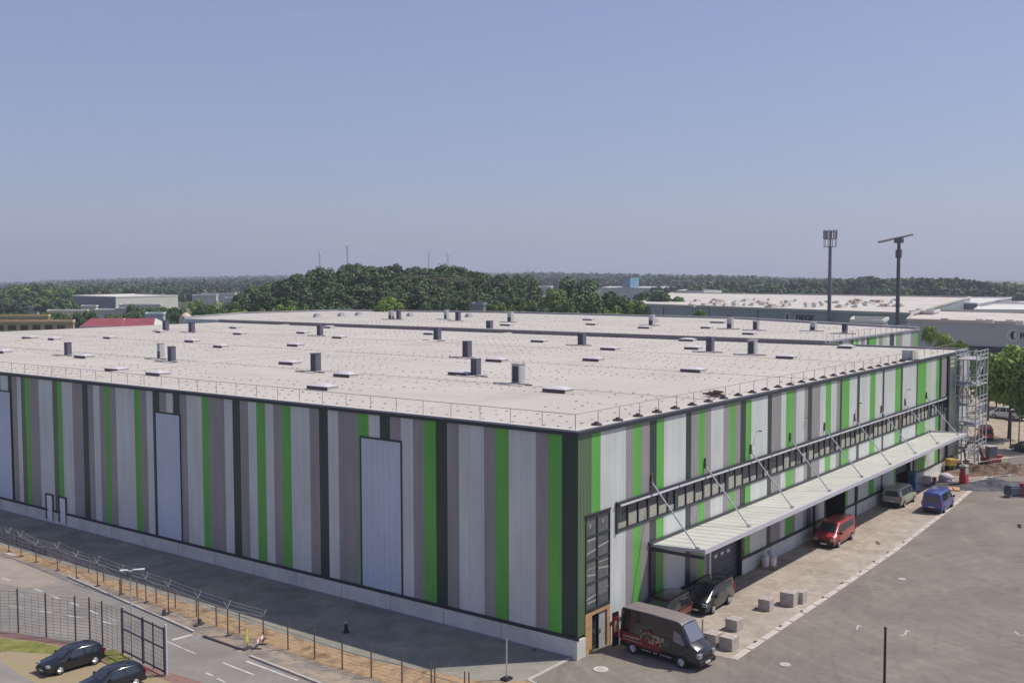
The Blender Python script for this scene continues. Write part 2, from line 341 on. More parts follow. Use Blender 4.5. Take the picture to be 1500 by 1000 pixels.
for i, (px, py, l, rr) in enumerate(((880, 980, 'round pale manhole cover left of the black livery van', .42), (1150, 973, 'round pale manhole cover in the yard near the apron corner', .30), (1321, 848, 'small pale manhole cover farther out in the yard', .28), (1172, 807, 'manhole cover on the apron beside the red van', .3))):
    p = G(px, py); b = MB(); b.tube((0, 0, 0), (0, 0, .022), rr*1.2, rr*1.15, 20, 1); b.tube((0, 0, .0), (0, 0, .03), rr, rr, 20)
    for k in range(-2, 3): b.box(-rr*.6, rr*.6, k*.1-.015, k*.1+.015, .03, .034, 1)
    o = b.build('manhole_cover', [mat('manhole_cast', (.52, .47, .42), .7, .2, 4), m_lane]); o.location = (p[0], p[1], .003); tag(o, l, 'manhole cover')
# pale paint scribbles on the yard
b = MB()
for pts in (((1255, 922), (1257, 915), (1262, 917)), ((1318, 930), (1326, 929), (1328, 922), (1332, 925)), ((1486, 924), (1493, 930), (1500, 930))):
    for a, c in zip(pts[:-1], pts[1:]): b.obox(G(*a), G(*c), .10, .006, .009)
tag(b.build('chalk_marks', m_mark), 'short pale survey marks sprayed on the yard', kind='structure')

# ------------------------------------------------------------------ main hall
H, PL = 13.0, 1.16
WX, WY = 84.0, 142.0
hall = thing('warehouse', 'huge flat roofed hall clad in green, grey and black upright stripes, nearest the camera', 'warehouse', (0, 0, 0))
# west facade stripes (plane x=0): (boundary y, colour of the strip to its left going away)
Wb = [64.91, 63.53, 62.79, 61.93, 61.2, 60.47, 59.64, 58.11, 55.81, 55.02, 54.24, 52.6, 50.99, 50.14, 49.31, 48.38, 47.66, 46.86, 45.96, 43.33, 42.47, 41.63, 40.79, 39.88, 38.97, 38.08, 37.2, 36.33, 34.45, 33.57, 31.73, 30.77, 29.9, 28.97, 28.04, 27.06, 26.17, 25.29, 24.31, 22.36, 21.4, 20.51, 19.51, 17.62, 16.6, 15.59, 14.67, 13.7, 12.66, 11.75, 10.72, 9.78, 8.82, 6.84, 5.96, 4.95, 2.95, 2.07, 1.11, 0.0]
Wc = 'LDMLOGMLOGLMDMLMGMLGMLDMLDMLGMLDMLGLMGLMDLMGLDMLMGDMLMGLMGD'
assert len(Wc) == len(Wb)-1, (len(Wc), len(Wb)-1)
Wb = Wb[::-1]; Wc = Wc[::-1]
k = 0; cyc = 'DMLOGMLMDLGMLL'
while Wb[-1] < WY-3:
    Wb.append(Wb[-1]+random.choice((.9, .9, 1.0, 1.8))); Wc += cyc[k % len(cyc)]; k += 1
Wb.append(WY); Wc += 'L'
wins = [(62.95+1.0, 67.9, 10.9, PL), (37.15, 40.5, 11.30, PL), (13.62, 17.42, 11.37, PL)]  # y0,y1,ztop,zbot
wins[0] = (63.05, 67.4, 11.46, PL)
b = MB()
for y0, y1, c in zip(Wb[:-1], Wb[1:], Wc):
    segs = [(y0, y1, PL+.12, H-.12)]
    for (a, d, zt, zb) in wins:
        ns = []
        for (s0, s1, z0, z1) in segs:
            if s1 <= a or s0 >= d: ns.append((s0, s1, z0, z1)); continue
            if s0 < a: ns.append((s0, a, z0, z1))
            if s1 > d: ns.append((d, s1, z0, z1))
            ns.append((max(s0, a), min(s1, d), zt, z1))
        segs = ns
    for (s0, s1, z0, z1) in segs:
        if z1 > z0 and s1 > s0: b.poly([(0, s1, z0), (0, s0, z0), (0, s0, z1), (0, s1, z1)], PAL[c])
b.build('cladding', pal(1), hall)
# south facade (plane y=0)
Sb = [0.0, 1.43, 2.38, 5.22, 6.1, 7.09, 8.1, 8.96, 9.92, 12.87, 13.63, 14.71, 15.61, 16.53, 18.43, 19.41, 20.29, 21.2, 22.12, 23.05, 25.98, 26.74, 28.55, 29.48, 30.98, 31.53, 33.23, 33.96, 34.84, 36.65, 37.89, 39.15, 40.45, 41.27, 41.78, 43.65, 45.58, 46.3, 49.07, 50.6, 52.57, 53.17, 56.48, 58.2, 58.85, 63.4, 63.87, 66.77, 68.51, 70.56, 71.87, 72.67, 74.6, 75.9, 78, 80, 82, 84]
Sc = 'OGLMGMDGLDMGMLMGMDGLDMLGMLMDMLGLMDGLDLGLDLGDLDGPLGDMDPOLL'
Sc = Sc[:len(Sb)-1]; Sc += 'L'*(len(Sb)-1-len(Sc))
# openings in the south wall: x0,x1,z0,z1
openings = [(4.2, 75.2, 6.55, 8.15), (.78, 3.40, PL-1.2, 8.10), (16.5, 21.6, -1, 3.45), (38.0, 42.9, -1, 3.4), (57.2, 61.8, -1, 3.4)]
def cut(rects, o):
    x0, x1, z0, z1 = o; out = []
    for (a, c, p, q) in rects:
        if c <= x0 or a >= x1 or q <= z0 or p >= z1: out.append((a, c, p, q)); continue
        if a < x0: out.append((a, x0, p, q))
        if c > x1: out.append((x1, c, p, q))
        m0, m1 = max(a, x0), min(c, x1)
        if p < z0: out.append((m0, m1, p, z0))
        if q > z1: out.append((m0, m1, z1, q))
    return out
b = MB(); pb = MB()
for x0, x1, c in zip(Sb[:-1], Sb[1:], Sc):
    rs = [(x0, x1, PL+.12, H-.12)]
    for o in openings: rs = cut(rs, o)
    for (a, c_, p, q) in rs: b.poly([(a, 0, p), (c_, 0, p), (c_, 0, q), (a, 0, q)], PAL[c])
b.build('cladding', pal(0), hall)
# plinth
pl = MB()
def plseg(x0, x1): pl.box(x0, x1, -.07, .25, -.02, PL-.06)
for a, c in ((3.45, 16.5), (21.6, 38.0), (42.9, 57.2), (61.8, 84)): plseg(a, c)
pl.box(.78-.95, .72, -.07, .25, -.02, PL-.06)
pl.box(-.07, .25, .25, WY, -.02, PL-.06)
y = 5.5
while y < 110: pl.box(-.076, -.068, y-.02, y+.02, .12, PL-.08, 1); y += 4.6
x = 5.9
while x < 82:
    if not any(o[0]-.1 < x < o[1]+.1 for o in openings[2:]): pl.box(x-.02, x+.02, -.076, -.068, .03, PL-.08, 1)
    x += 5.2
pl.box(-.18, -.068, .25, WY, -.01, .12, 1)
pl.build('plinth', [m_conc, mat('joint_grey', (.24, .24, .25), .9)], hall)
# dark drip trims and roof edge
b = MB()
for a, c in ((3.45, 16.5), (21.6, 38.0), (42.9, 57.2), (61.8, 84)): b.box(a, c, -.10, .0, PL-.06, PL+.13)
b.box(-.10, .0, -.10, WY, PL-.06, PL+.13)
b.build('base_trim', m_trim, hall)
b = MB(); b.box(-.12, .28, -.12, WY, H-.12, H+.10); b.box(.28, WX, -.12, .28, H-.12, H+.10)
b.build('roof_edge', m_trim, hall)
# dark end posts
b = MB(); b.box(74.9, 75.5, -.14, -.004, 0, H-.12); b.box(71.9, 72.1, -.08, -.004, PL, H-.12); b.build('corner_post', m_trim, hall)
b = MB(); b.box(84, 84.25, 0, WY, -.02, H-.1); b.box(0, 84, WY, WY+.2, -.02, H-.1); b.box(84.0, 84.2, -.1, 17.5, 0, H)
b.build('rear_wall', m_light[1], hall)
# roof
def roof_extra(t, tc, col):
    L = t.links
    sp = t.nodes.new('ShaderNodeSeparateXYZ'); L.new(tc.outputs['Object'], sp.inputs[0])
    def mt(op, a, bb=None, c=None):
        n = t.nodes.new('ShaderNodeMath'); n.operation = op
        for i, v in enumerate((a, bb, c)):
            if v is None: continue
            if isinstance(v, (int, float)): n.inputs[i].default_value = v
            else: L.new(v, n.inputs[i])
        return n.outputs[0]
    def dots(px, py, ox, oy, r):
        u = mt('MULTIPLY', mt('SUBTRACT', mt('FRACT', mt('ADD', mt('MULTIPLY', sp.outputs[0], 1/px), ox)), .5), px)
        v = mt('MULTIPLY', mt('SUBTRACT', mt('FRACT', mt('ADD', mt('MULTIPLY', sp.outputs[1], 1/py), oy)), .5), py)
        d = mt('ADD', mt('MULTIPLY', u, u), mt('MULTIPLY', v, v)); return mt('LESS_THAN', d, r*r)
    n = t.nodes.new('ShaderNodeTexNoise'); n.inputs['Scale'].default_value = .5; n.inputs['Detail'].default_value = 2; L.new(tc.outputs['Object'], n.inputs['Vector'])
    a = mt('MULTIPLY', dots(3.7, .95, .1, .3, .17), mt('GREATER_THAN', n.outputs[0], .42))
    c = mt('MULTIPLY', dots(1.05, 8.2, .2, .15, .15), mt('LESS_THAN', n.outputs[0], .56))
    s = mt('LESS_THAN', mt('ABSOLUTE', mt('SUBTRACT', mt('FRACT', mt('MULTIPLY', sp.outputs[0], 1/1.95)), .5)), .012)
    s2 = mt('LESS_THAN', mt('ABSOLUTE', mt('SUBTRACT', mt('FRACT', mt('MULTIPLY', sp.outputs[1], 1/9.8)), .5)), .004)
    f = mt('MAXIMUM', mt('MULTIPLY', c, .0), mt('MULTIPLY', mt('MAXIMUM', s, s2), .3))
    mx = t.nodes.new('ShaderNodeMix'); mx.data_type = 'RGBA'; L.new(f, mx.inputs[0]); L.new(col, mx.inputs[6]); mx.inputs[7].default_value = (.14, .11, .115, 1)
    return mx.outputs[2]
m_roof = ground_mat('roof_membrane', ((.22, (.375, .345, .30)), (.42, (.455, .425, .375)), (.58, (.485, .455, .405)), (.80, (.53, .50, .45))), 0.12, rough=.75, bump=.05, extra=roof_extra)
m_roofrim = mat('roof_membrane_rim', (0.5280, 0.4928, 0.4400), .7, .05, .5)

roofm = MB(); roofm.poly([(.28, .28, H), (WX, .28, H), (WX, WY, H), (.28, WY, H)])

roof = roofm.build('roof', m_roof, hall)
b = MB(); b.box(.28, .75, .28, WY, H-.05, H+.14); b.box(.75, 84, .28, .75, H-.05, H+.14); b.build('roof_rim', m_roofrim, roof)
# drainage valleys and expansion joint
m_seam = mat('roof_seam', (.30, .25, .235), .8, .15, 1)
b = MB()
for x in (19.6, 39.0, 59.0):
    b = MB(); b.box(x-.07, x+.07, .8, WY-1, H-.01, H+.02); b.build('roof_valley', m_seam, roof)
for a, c in (((.8, 55.5), (83.5, 68.5)), ((.8, 112), (83.5, 121))):
    b = MB(); b.obox(a, c, .8, H-.02, H+.16, 0); b.build('expansion_joint', m_roofrim, roof)
# small dark fixing caps of the membrane
m_cap = mat('fixing_cap', (.25, .215, .205), .8)
rc = np.random.default_rng(21)
def fixings(x0, x1, y0, y1, z, parent, org=None, ok=lambda x, y: True):
    b = MB(); i = 0; x = x0
    while x < x1:
        y = y0+(i % 2)*.55
        while y < y1:
            keep = math.sin(x*.37+1.3*math.sin(y*.09))+math.sin(y*.21+x*.11) > -.75
            if keep and rc.random() > .12 and ok(x, y):
                s_ = rc.uniform(.05, .085); xx = x+rc.normal()*.08; yy_ = y+rc.normal()*.10; b.box(xx-s_, xx+s_, yy_-s_, yy_+s_, z-.01, z+rc.uniform(.02, .05))
            y += 1.12
        i += 1; x += 1.85 if i % 3 else 3.6
    o = b.build('membrane_fixings', m_cap, parent, org); o['kind'] = 'stuff'; return o
fixings(2.0, 83, 1.6, 130, H, roof)
# rear parapet towards the second hall
b = MB(); b.box(83.6, 84.3, 17.5, WY, H-.1, H+.55, 0); b.box(83.55, 84.35, 17.5, WY, H+.55, H+.62, 1); b.box(83.7, 84.25, .3, 17.5, H-.1, H+.22, 0)
b.build('parapet', [mat('parapet_mauve', (.22, .19, .20), .8, .1, .4), m_roofrim], hall)

# railings
def railing(p0, p1, step, h, base, parent, weights=False, name='railing'):
    b = MB(); p0 = np.array(p0, float); p1 = np.array(p1, float); n = int(np.linalg.norm(p1-p0)/step); d = (p1-p0)/n
    for i in range(n+1):
        p = p0+d*i; b.tube((p[0], p[1], base), (p[0], p[1], base+h), .022, .022, 4)
    b.tube((p0[0], p0[1], base+h), (p1[0], p1[1], base+h), .02, .02, 4)
    o = b.build(name, m_rail, parent)
    return o
railing((.55, .55), (.55, 120), 2.32, .92, H+.1, roof)
railing((.55, .55), (80, .55), 2.4, .92, H+.1, roof)
for i in range(26):
    x = 2.9+i*2.4; b = MB(); b.tube((0, 0, 0), (0, 0, .12), .34, .30, 12); b.tube((0, 0, .12), (0, 0, .22), .17, .13, 10)
    o = b.build('ballast_weight', mat('ballast_rubber', (.06, .045, .055), .8) if i == 0 else bpy.data.materials['ballast_rubber'], roof); o.location = (x, .62, H+.12)

# exhaust boxes and skylights on the roofs
m_boxd = mat('vent_dark', (.035, .035, .055), .35, .2, 2)
m_boxl = mat('vent_light', (.42, .42, .43), .5, .1, 2)
m_boxg = mat('vent_panel', (.11, .11, .16), .5, .1, 2)
def exhaust(px, py, ptop, wpx, kind, parent, zr=H):
    g = G(px, py, zr); dist = float(np.dot(g-CAM, _f)); h = (py-ptop)*dist/FPX; w = wpx*dist/FPX
    b = MB(); w2 = w*.42
    if kind == 'dark':
        b.box(-w2, w2, -w2, w2, .1, h, 0); b.box(-w2-.02, -w2, -w2+.08, w2-.08, .18, h-.1, 1); b.box(-w2+.07, w2-.07, -w2-.02, -w2, .18, h-.1, 2); b.box(-w2-.05, w2+.05, -w2-.05, w2+.05, h, h+.05, 0)
    elif kind == 'frame':
        b.box(-w2, w2, -w2, w2, .1, h, 0)
        b.box(-w2-.05, -w2-.003, -w2+.12, w2-.12, .22, h-.18, 1); b.box(-w2+.10, w2-.35, -w2-.03, -w2, .2, h-.15, 3)
        b.box(-w2-.06, w2+.06, -w2-.06, w2+.06, h, h+.06, 0)
    elif kind == 'louvre':
        b.box(-w2, w2, -w2, w2, .1, h, 2)
        for k in range(2):
            z0 = .2+k*(h-.3)/2; b.box(-w2-.04, -w2-.003, -w2+.07, w2-.07, z0, z0+(h-.3)/2-.1, 1)
            for j in range(4): b.box(-w2-.06, -w2-.042, -w2+.09, w2-.09, z0+.05+j*.14, z0+.1+j*.14, 2)
        b.box(-w2-.02, w2+.02, -w2-.02, w2+.02, h, h+.04, 3)
    else:
        b.box(-w2, w2, -w2, w2, .1, h, 3); b.box(-w2-.02, -w2, -w2+.06, w2-.06, .2, h*.5, 1); b.box(-w2-.04, w2+.04, -w2-.04, w2+.04, h, h+.05, 3)
    b.box(-w2-.25, w2+.25, -w2-.25, w2+.25, 0, .12, 3)
    # little walkway slabs and pipes round the foot
    b.box(-w2-.9, -w2-.3, -w2-1.0, w2+1.1, 0, .07, 4); b.box(-w2-.55, -w2-.35, w2+.2, w2+1.5, .0, .12, 5); b.tube((-w2-.4, -w2-1.6, .1), (-w2-.4, -w2-.2, .1), .06, .06, 5, 5)
    o = b.build('exhaust_box', [m_boxg if kind == 'dark' else m_boxl, m_boxd, m_boxg, m_boxl, m_roofrim, m_steel_d], parent)
    o.location = (g[0]+.4, g[1], zr)
    return o
hall2 = thing('rear_warehouse', 'second flat roofed striped hall standing set back behind the long dark parapet', 'warehouse', (84.6, 17.5, 0))
H2 = 13.45
org2 = (84.6, 17.5, 0)
roof2m = MB(); R2 = [(84.5, 17.5), (123.5, 17.5), (146, 60), (148, 120), (138, 165), (110, 168), (84.5, 155)]
roof2m.poly([(x, y, H2) for x, y in R2]); roof2 = roof2m.build('roof', m_roof, hall2, org2)
class _P: pass
def at_local(o, org):
    o.location = (o.location[0]-org[0], o.location[1]-org[1], o.location[2]-org[2])
vents = [(95, 521, 502, 9, 'dark'), (231, 526, 503, 9, 'light'), (247, 530, 508, 10, 'dark'), (240, 484, 469, 8, 'dark'), (278, 487, 472, 8, 'dark'),
         (458, 545, 518, 13, 'dark'), (466, 492, 476, 8, 'dark'), (638, 499, 480, 10, 'dark'), (681, 524, 500, 12, 'dark'), (693, 551, 525, 13, 'louvre'),
         (755, 563, 533, 17, 'frame'), (715, 486, 470, 9, 'dark'), (850, 506, 488, 11, 'dark'), (1038, 516, 493, 11, 'louvre'), (1100, 520, 498, 13, 'frame')]
vents2 = [(571, 468, 455, 7, 'light'), (582, 468, 455, 6, 'dark'), (652, 468, 454, 6, 'light'), (669, 470, 457, 7, 'dark'), (746, 472, 457, 8, 'light'), (953, 477, 461, 8, 'light'),
          (1068, 482, 466, 9, 'light'), (1106, 484, 470, 9, 'frame'), (1190, 485, 472, 9, 'light'), (1236, 489, 474, 8, 'dark')]
for v in vents: exhaust(*v, roof)
for v in vents2: at_local(exhaust(*v, roof2, zr=H2), org2)
sky_ = [(32, 46, 496), (70, 79, 498), (151, 161, 496), (270, 283, 501), (312, 325, 509), (153, 173, 543.5), (213, 234, 549.5), (108, 125, 524), (223, 235, 487), (336, 346, 481), (341, 353, 490), (-6, 5, 517),
        (408, 429, 533.5), (420, 436, 507), (434, 446, 488.5), (486, 500, 495.5), (449, 480, 569.5), (488, 512, 551.5), (474, 484, 480.5), (620, 634, 490), (656, 683, 549), (711, 735, 529.5), (777, 796, 501),
        (794, 828, 574), (853, 877, 528.5), (879, 901, 512.5), (996, 1026, 544.5), (994, 1015, 499.5), (1002, 1023, 511.5), (1136, 1162, 525), (1226, 1248, 510)]
sky2 = [(732, 747, 477), (853, 867, 469), (858, 872, 476), (934, 951, 481), (1026, 1040, 481), (1087, 1104, 490), (1040, 1061, 473)]
def skylight(pxl, pxr, py, parent, zr=H):
    g = G(pxl, py, zr); d = ray(pxr, py+1.5); t = (g[0]-CAM[0])/d[0]; y1 = CAM[1]+d[1]*t; L = g[1]-y1
    b = MB(); b.box(0, 1.15, -L, 0, 0, .30, 0); b.box(-.012, 0, -L+.05, -.05, .03, .27, 1)  # dark plate paints in the shade of the side turned from the sun
    b.poly([(-.06, -L-.06, .30), (1.21, -L-.06, .30), (.9, -L*.5-.4, .46), (.25, -L*.5-.4, .46)], 2)
    b.poly([(1.21, -L-.06, .30), (1.21, .06, .30), (.9, -L*.5+.4, .46), (.9, -L*.5-.4, .46)], 2)
    b.poly([(1.21, .06, .30), (-.06, .06, .30), (.25, -L*.5+.4, .46), (.9, -L*.5+.4, .46)], 2)
    b.poly([(-.06, .06, .30), (-.06, -L-.06, .30), (.25, -L*.5-.4, .46), (.25, -L*.5+.4, .46)], 2)
    b.poly([(.25, -L*.5-.4, .46), (.9, -L*.5-.4, .46), (.9, -L*.5+.4, .46), (.25, -L*.5+.4, .46)], 2)
    o = b.build('skylight', [m_roofrim, m_curb, m_dome], parent); o.location = (g[0], g[1], zr); return o
m_curb = mat('curb_shade_and_base', (.10, .075, .085), .7); m_dome = mat('dome_plastic', (.62, .60, .60), .3, .04, 2)
for s in sky_: skylight(*s, roof)
for s in sky2: at_local(skylight(*s, roof2, zr=H2), org2)
b = MB(); g = G(1328, 529, H); b.box(0, .95, -1.0, .1, .2, 1.15, 0); b.box(-.05, 1.6, -1.25, .3, 0, .2, 1); b.box(.98, 1.5, -1.0, .0, .2, .95, 2)
o = b.build('air_handler', [m_boxl, m_curb, mat('yellow_side', (.62, .50, .22), .6)], roof); o.location = (g[0], g[1]+.4, H)
# bundle of leftovers on the roof edge
b = MB(); g = G(1053, 581, H)
for k in range(9):
    a = random.uniform(0, 3); q = np.array([random.uniform(-.6, .6), random.uniform(-.5, .5)]); b.obox(q-np.array([math.cos(a), math.sin(a)])*.5, q+np.array([math.cos(a), math.sin(a)])*.5, .14, .03+k*.03, .12+k*.035)
tag(b.build('scrap_bundle', mat('scrap', (.12, .07, .07), .8, .3, 3)), 'small heap of dark offcuts lying on the hall roof near its long edge', 'scrap heap').location = (g[0], g[1]+.3, H)
# reddish lightning cable on the roof between valley and edge
# translucent facade windows (west)
m_poly = mat('polycarbonate', (.50, .57, .68), .35, .08, .25, spec=.6, stretch=(1, 1, .6))
for (a, d, zt, zb) in wins:
    f = MB(); f.box(-.06, .06, a, a+.10, zb+.13, zt); f.box(-.06, .06, d-.10, d, zb+.13, zt); f.box(-.06, .06, a+.1, d-.1, zt-.12, zt)
    fo = f.build('window', m_frame, hall)
    p = MB(); n = int((d-a-.2)/.5); w = (d-a-.2)/n
    for k in range(n): p.box(-.02, .02, a+.1+k*w, a+.1+(k+1)*w-.012, zb+.14, zt-.12)
    p.box(.03, .05, a+.1, d-.1, zb+.14, zt-.12)
    p.build('pane', m_poly, fo)
# two service doors (far left) – projecting frames with pale leaves
for yy in (56.7, 54.55):
    f = MB(); f.box(-.13, .03, yy+.36, yy+.60, .35, 2.55); f.box(-.12, .03, yy-.62, yy-.54, .35, 2.55); f.box(-.14, .03, yy-.62, yy+.6, 2.55, 2.66)
    fo = f.build('door', m_frame, hall); l = MB(); l.box(-.11, -.02, yy-.54, yy+.36, .3, 2.55, 0); l.box(-.15, -.11, yy+.2, yy+.27, 1.2, 1.32, 1); l.build('door_leaf', [m_white, m_frame], fo)

# ribbon windows in the south wall
win_in = mat('window_blind', (.36, .35, .30), .5, .12, 1.5)
X0, X1 = 4.2, 75.2
nb = 19; bw = (X1-X0)/nb
for k in range(nb):
    a = X0+k*bw; c = a+bw; f = MB()
    f.box(a, c, -.06, .10, 6.55, 6.68); f.box(a, c, -.06, .10, 8.02, 8.15); f.box(a, a+.10, -.055, .10, 6.68, 8.02); f.box(c-.10, c, -.055, .10, 6.68, 8.02)
    f.box(a+bw/3-.05, a+bw/3+.05, -.05, .10, 6.68, 8.02); f.box(a+2*bw/3-.05, a+2*bw/3+.05, -.05, .10, 6.68, 8.02)
    if k % 2 == 1: f.box(c-.35, c-.10, -.07, .10, 6.68, 8.02)
    f.box(a, c, .5, .6, 6.4, 8.3)
    fo = f.build('window', m_frame, hall)
    g = MB(); g.box(a+.1, c-.1, .02, .04, 6.7, 8.0, 0)
    for j in range(3):
        hh = random.choice((.0, .35, .55, .75, .75, .9))
        if hh: g.box(a+.14+j*bw/3, a+(j+1)*bw/3-.14, .012, .018, 6.72, 6.72+hh, 1)
    g.build('pane', [m_glass, win_in], fo)
b = MB(); b.tube((X0-.05, -.30, 8.08), (X0-.05, -.30, 6.9), .01, .01, 4); b.box(X0-.2, X1, -.20, -.02, 8.30, 8.40, 1); b.box(X0-.16, X0-.02, -.1, .02, 6.5, 8.42, 1)
k = 0; x = X0+.1
while x < X1-3: b.box(x, x+3.55, -.24, -.10, 8.13, 8.24, 0); x += 3.68
b.box(X0-.1, X1, -.14, -.01, 8.2, 8.3, 1)
b.build('sunshade_rail', [mat('rail_white', (.62, .62, .66), .4, .05, 2), m_frame, m_frame], hall)
# little wall lamps / brackets
for x in (23.9, 33.4, 45.6, 60.0):
    b = MB(); b.tube((x, 0, 10.3), (x, -.3, 10.4), .02, .02, 5); b.box(x-.06, x+.06, -.45, -.25, 10.36, 10.44)
    b.build('wall_lamp', m_steel_d, hall)
# corner glazing: frame, panes, stair landings behind
f = MB()
xs = (.78, 2.03, 3.40)
for x in xs: f.box(x-.06 if x > .8 else x, x+.06 if x < 3.3 else x, -.05, .12, 2.6, 8.1)
for z in (2.6, 4.15, 5.5, 6.9, 8.0): f.box(.84, 1.97, -.045, .11, z-.05, z+.05); f.box(2.09, 3.34, -.045, .11, z-.05, z+.05)
f.box(.78, 3.4, -.05, .12, 2.45, 2.6); f.box(.70, 3.48, -.07, 0, 8.0+.10, 8.22)
fo = f.build('window', m_frame, hall)
m_stairglass = mat('stair_glass', (.075, .085, .09), .08, spec=1.0, c2=(.15, .16, .155), scale=1.3)
g = MB(); g.box(.8, 3.38, .02, .04, 2.66, 8.0, 0)
for z, s in ((3.15, .5), (4.6, -.5), (5.85, .4)):
    g.poly([(.95, .012, z), (1.9, .012, z+s*.3), (1.9, .012, z+s*.3+.10), (.95, .012, z+.10)], 1); g.poly([(2.15, .012, z+.2), (3.3, .012, z+.2+s*.3), (3.3, .012, z+.3+s*.3), (2.15, .012, z+.3)], 1)
g.box(1.25, 1.37, .008, .012, 7.35, 7.6, 1); g.box(2.6, 2.72, .008, .012, 7.45, 7.7, 1); g.box(.9, 1.92, .008, .012, 4.95, 5.0, 1); g.box(2.15, 3.25, .008, .012, 5.15, 5.2, 1)  # the two small squares are painted-on light spots in the upper panes
for q in np.arange(.95, 1.95, .2): g.box(q, q+.03, .008, .012, 4.6, 5.0, 1)
g.box(1.0, 1.9, .010, .013, 2.95, 3.05, 1); g.box(2.2, 3.2, .010, .013, 3.2, 3.7, 2); g.box(1.0, 1.85, .010, .013, 3.5, 4.0, 2); g.box(1.0, 1.9, .010, .013, 6.6, 6.72, 1)
g.build('pane', [m_stairglass, mat('landing_and_light_spots', (.36, .36, .34), .6), mat('clutter_grey', (.15, .16, .15), .7, .3, 6)], fo)
b = MB(); b.box(.78, 1.45, -.03, .06, 0, 2.45); b.box(1.45, 3.4, -.03, .06, 2.2, 2.45); b.box(3.1, 3.4, -.03, .06, 0, 2.2)
b.build('board_panel', m_wood, hall)
d = MB(); d.box(1.5, 2.35, .2, .26, 0, 2.2, 0); d.box(2.35, 3.06, .06, .12, 0, 2.16, 1); d.box(2.4, 2.46, .02, .06, .9, 1.15, 2)
d.build('door', [m_glass, m_boxl, m_black], hall)
# loading doors
m_shutter = mat('shutter_grey', (.075, .08, .095), .5, .1, 1)
def shutter(x0, x1, z1, openness, jamb):
    f = MB(); f.box(x0, x0+.12, -.06, .5, 0, z1, 0); f.box(x1-.12, x1, -.06, .5, 0, z1, 0); f.box(x0+.12, x1-.12, -.05, .5, z1-.1, z1, 0)
    f.box(x0-.02, x1+.02, 4.0, 4.1, 0, z1, 1); f.box(x0, x0+.1, .5, 4, 0, z1, 1); f.box(x1-.1, x1, .5, 4, 0, z1, 1); f.box(x0, x1, .5, 4, -.02, .01, 1); f.box(x0, x1, .5, 4.0, z1, z1+.1, 1)
    if jamb: f.box(x0-.25, x0-.02, -.12, -.002, 0, z1, 2)
    fo = f.build('loading_door', [m_frame, mat('interior_dark', (.03, .032, .034), .9) if 'interior_dark' not in bpy.data.materials else bpy.data.materials['interior_dark'], m_white], hall)
    s = MB(); zb = z1-(z1)*(1-openness); n = 8; hh = (z1-.1-zb)/n
    for k in range(n): s.box(x0+.12, x1-.12, .30, .36, zb+k*hh, zb+(k+1)*hh-.02, 0)
    if openness < .3:
        for xx in (x0+1.3, x0+2.3, x0+3.3): s.box(xx, xx+.45, .285, .30, 2.0, 2.22, 1)
    s.build('shutter', [m_shutter, m_white], fo)
shutter(16.5, 21.6, 3.45, 0.0, True); shutter(38.0, 42.9, 3.4, .9, False); shutter(57.2, 61.8, 3.4, .55, False)
# downpipes under the canopy
for x in (8.05, 35.4, 45.4, 62.6):
    b = MB(); b.box(x, x+.18, -.16, -.02, 0, 4.8); b.build('downpipe', m_frame, hall)
# canopy with tie rods
CY = -3.75
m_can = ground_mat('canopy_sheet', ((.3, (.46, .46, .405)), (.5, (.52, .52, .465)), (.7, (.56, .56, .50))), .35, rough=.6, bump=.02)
c = MB(); cz0, cz1 = 4.86, 5.12; cx0, cx1 = 8.25, 68.4
c.poly([(cx0, -.02, cz0+.16), (cx0, CY, cz1+.10), (cx1, CY, cz1+.10), (cx1, -.02, cz0+.16)][::-1], 0)
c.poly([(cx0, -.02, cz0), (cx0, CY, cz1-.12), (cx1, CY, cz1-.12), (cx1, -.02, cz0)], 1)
n = int((cx1-cx0)/1.0)
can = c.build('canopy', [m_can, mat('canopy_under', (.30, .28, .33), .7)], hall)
c = MB()
for k in range(n+1):
    x = cx0+.3+k*(cx1-cx0-.6)/n; c.poly([(x-.02, -.1, cz0+.172), (x-.02, CY+.1, cz1+.108), (x+.02, CY+.1, cz1+.108), (x+.02, -.1, cz0+.172)][::-1], 0)
for k in range(9):
    x = 9.2+k*7.33; c.box(x, x+4.2, -1.95, -1.90, cz0+.25, cz0+.262, 0) 
c.build('sheet_ribs', mat('rib_grey', (.27, .265, .22), .6), can)
c = MB(); c.box(cx0-.06, cx1+.06, CY-.10, CY, cz1-.16, cz1+.14, 0); c.poly([(cx0-.01, 0, cz0+.02), (cx0-.01, CY, cz1-.10), (cx0-.01, CY, cz1+.12), (cx0-.01, 0, cz0+.18)], 0); c.box(cx1, cx1+.08, CY, 0, cz0-.06, cz1+.12, 0); c.box(cx0-.3, cx1, -.14, -.012, cz0+.12, cz0+.34, 2)
c.box(cx0-.1, cx0+.05, CY, 0, cz0-.22, cz0-.04, 1)
c.build('canopy_edge', [mat('edge_lilac', (.52, .50, .56), .4, .05, 1), m_frame, m_frame], can)
for k in range(9):
    x = 8.23+k*7.33; c = MB(); c.tube((x, -.05, 9.0), (x+.0, -3.3, 5.25), .05, .05, 6); c.tube((x, 0, 9.0), (x, -.15, 9.0), .12, .12, 8, 1); c.box(x-.05, x+.05, -.12, 0, 8.8, 9.5, 1); c.box(x-.09, x+.09, -3.45, -3.2, 5.15, 5.36, 0)
    c.build('tie_rod', [m_steel, m_steel_d], can)

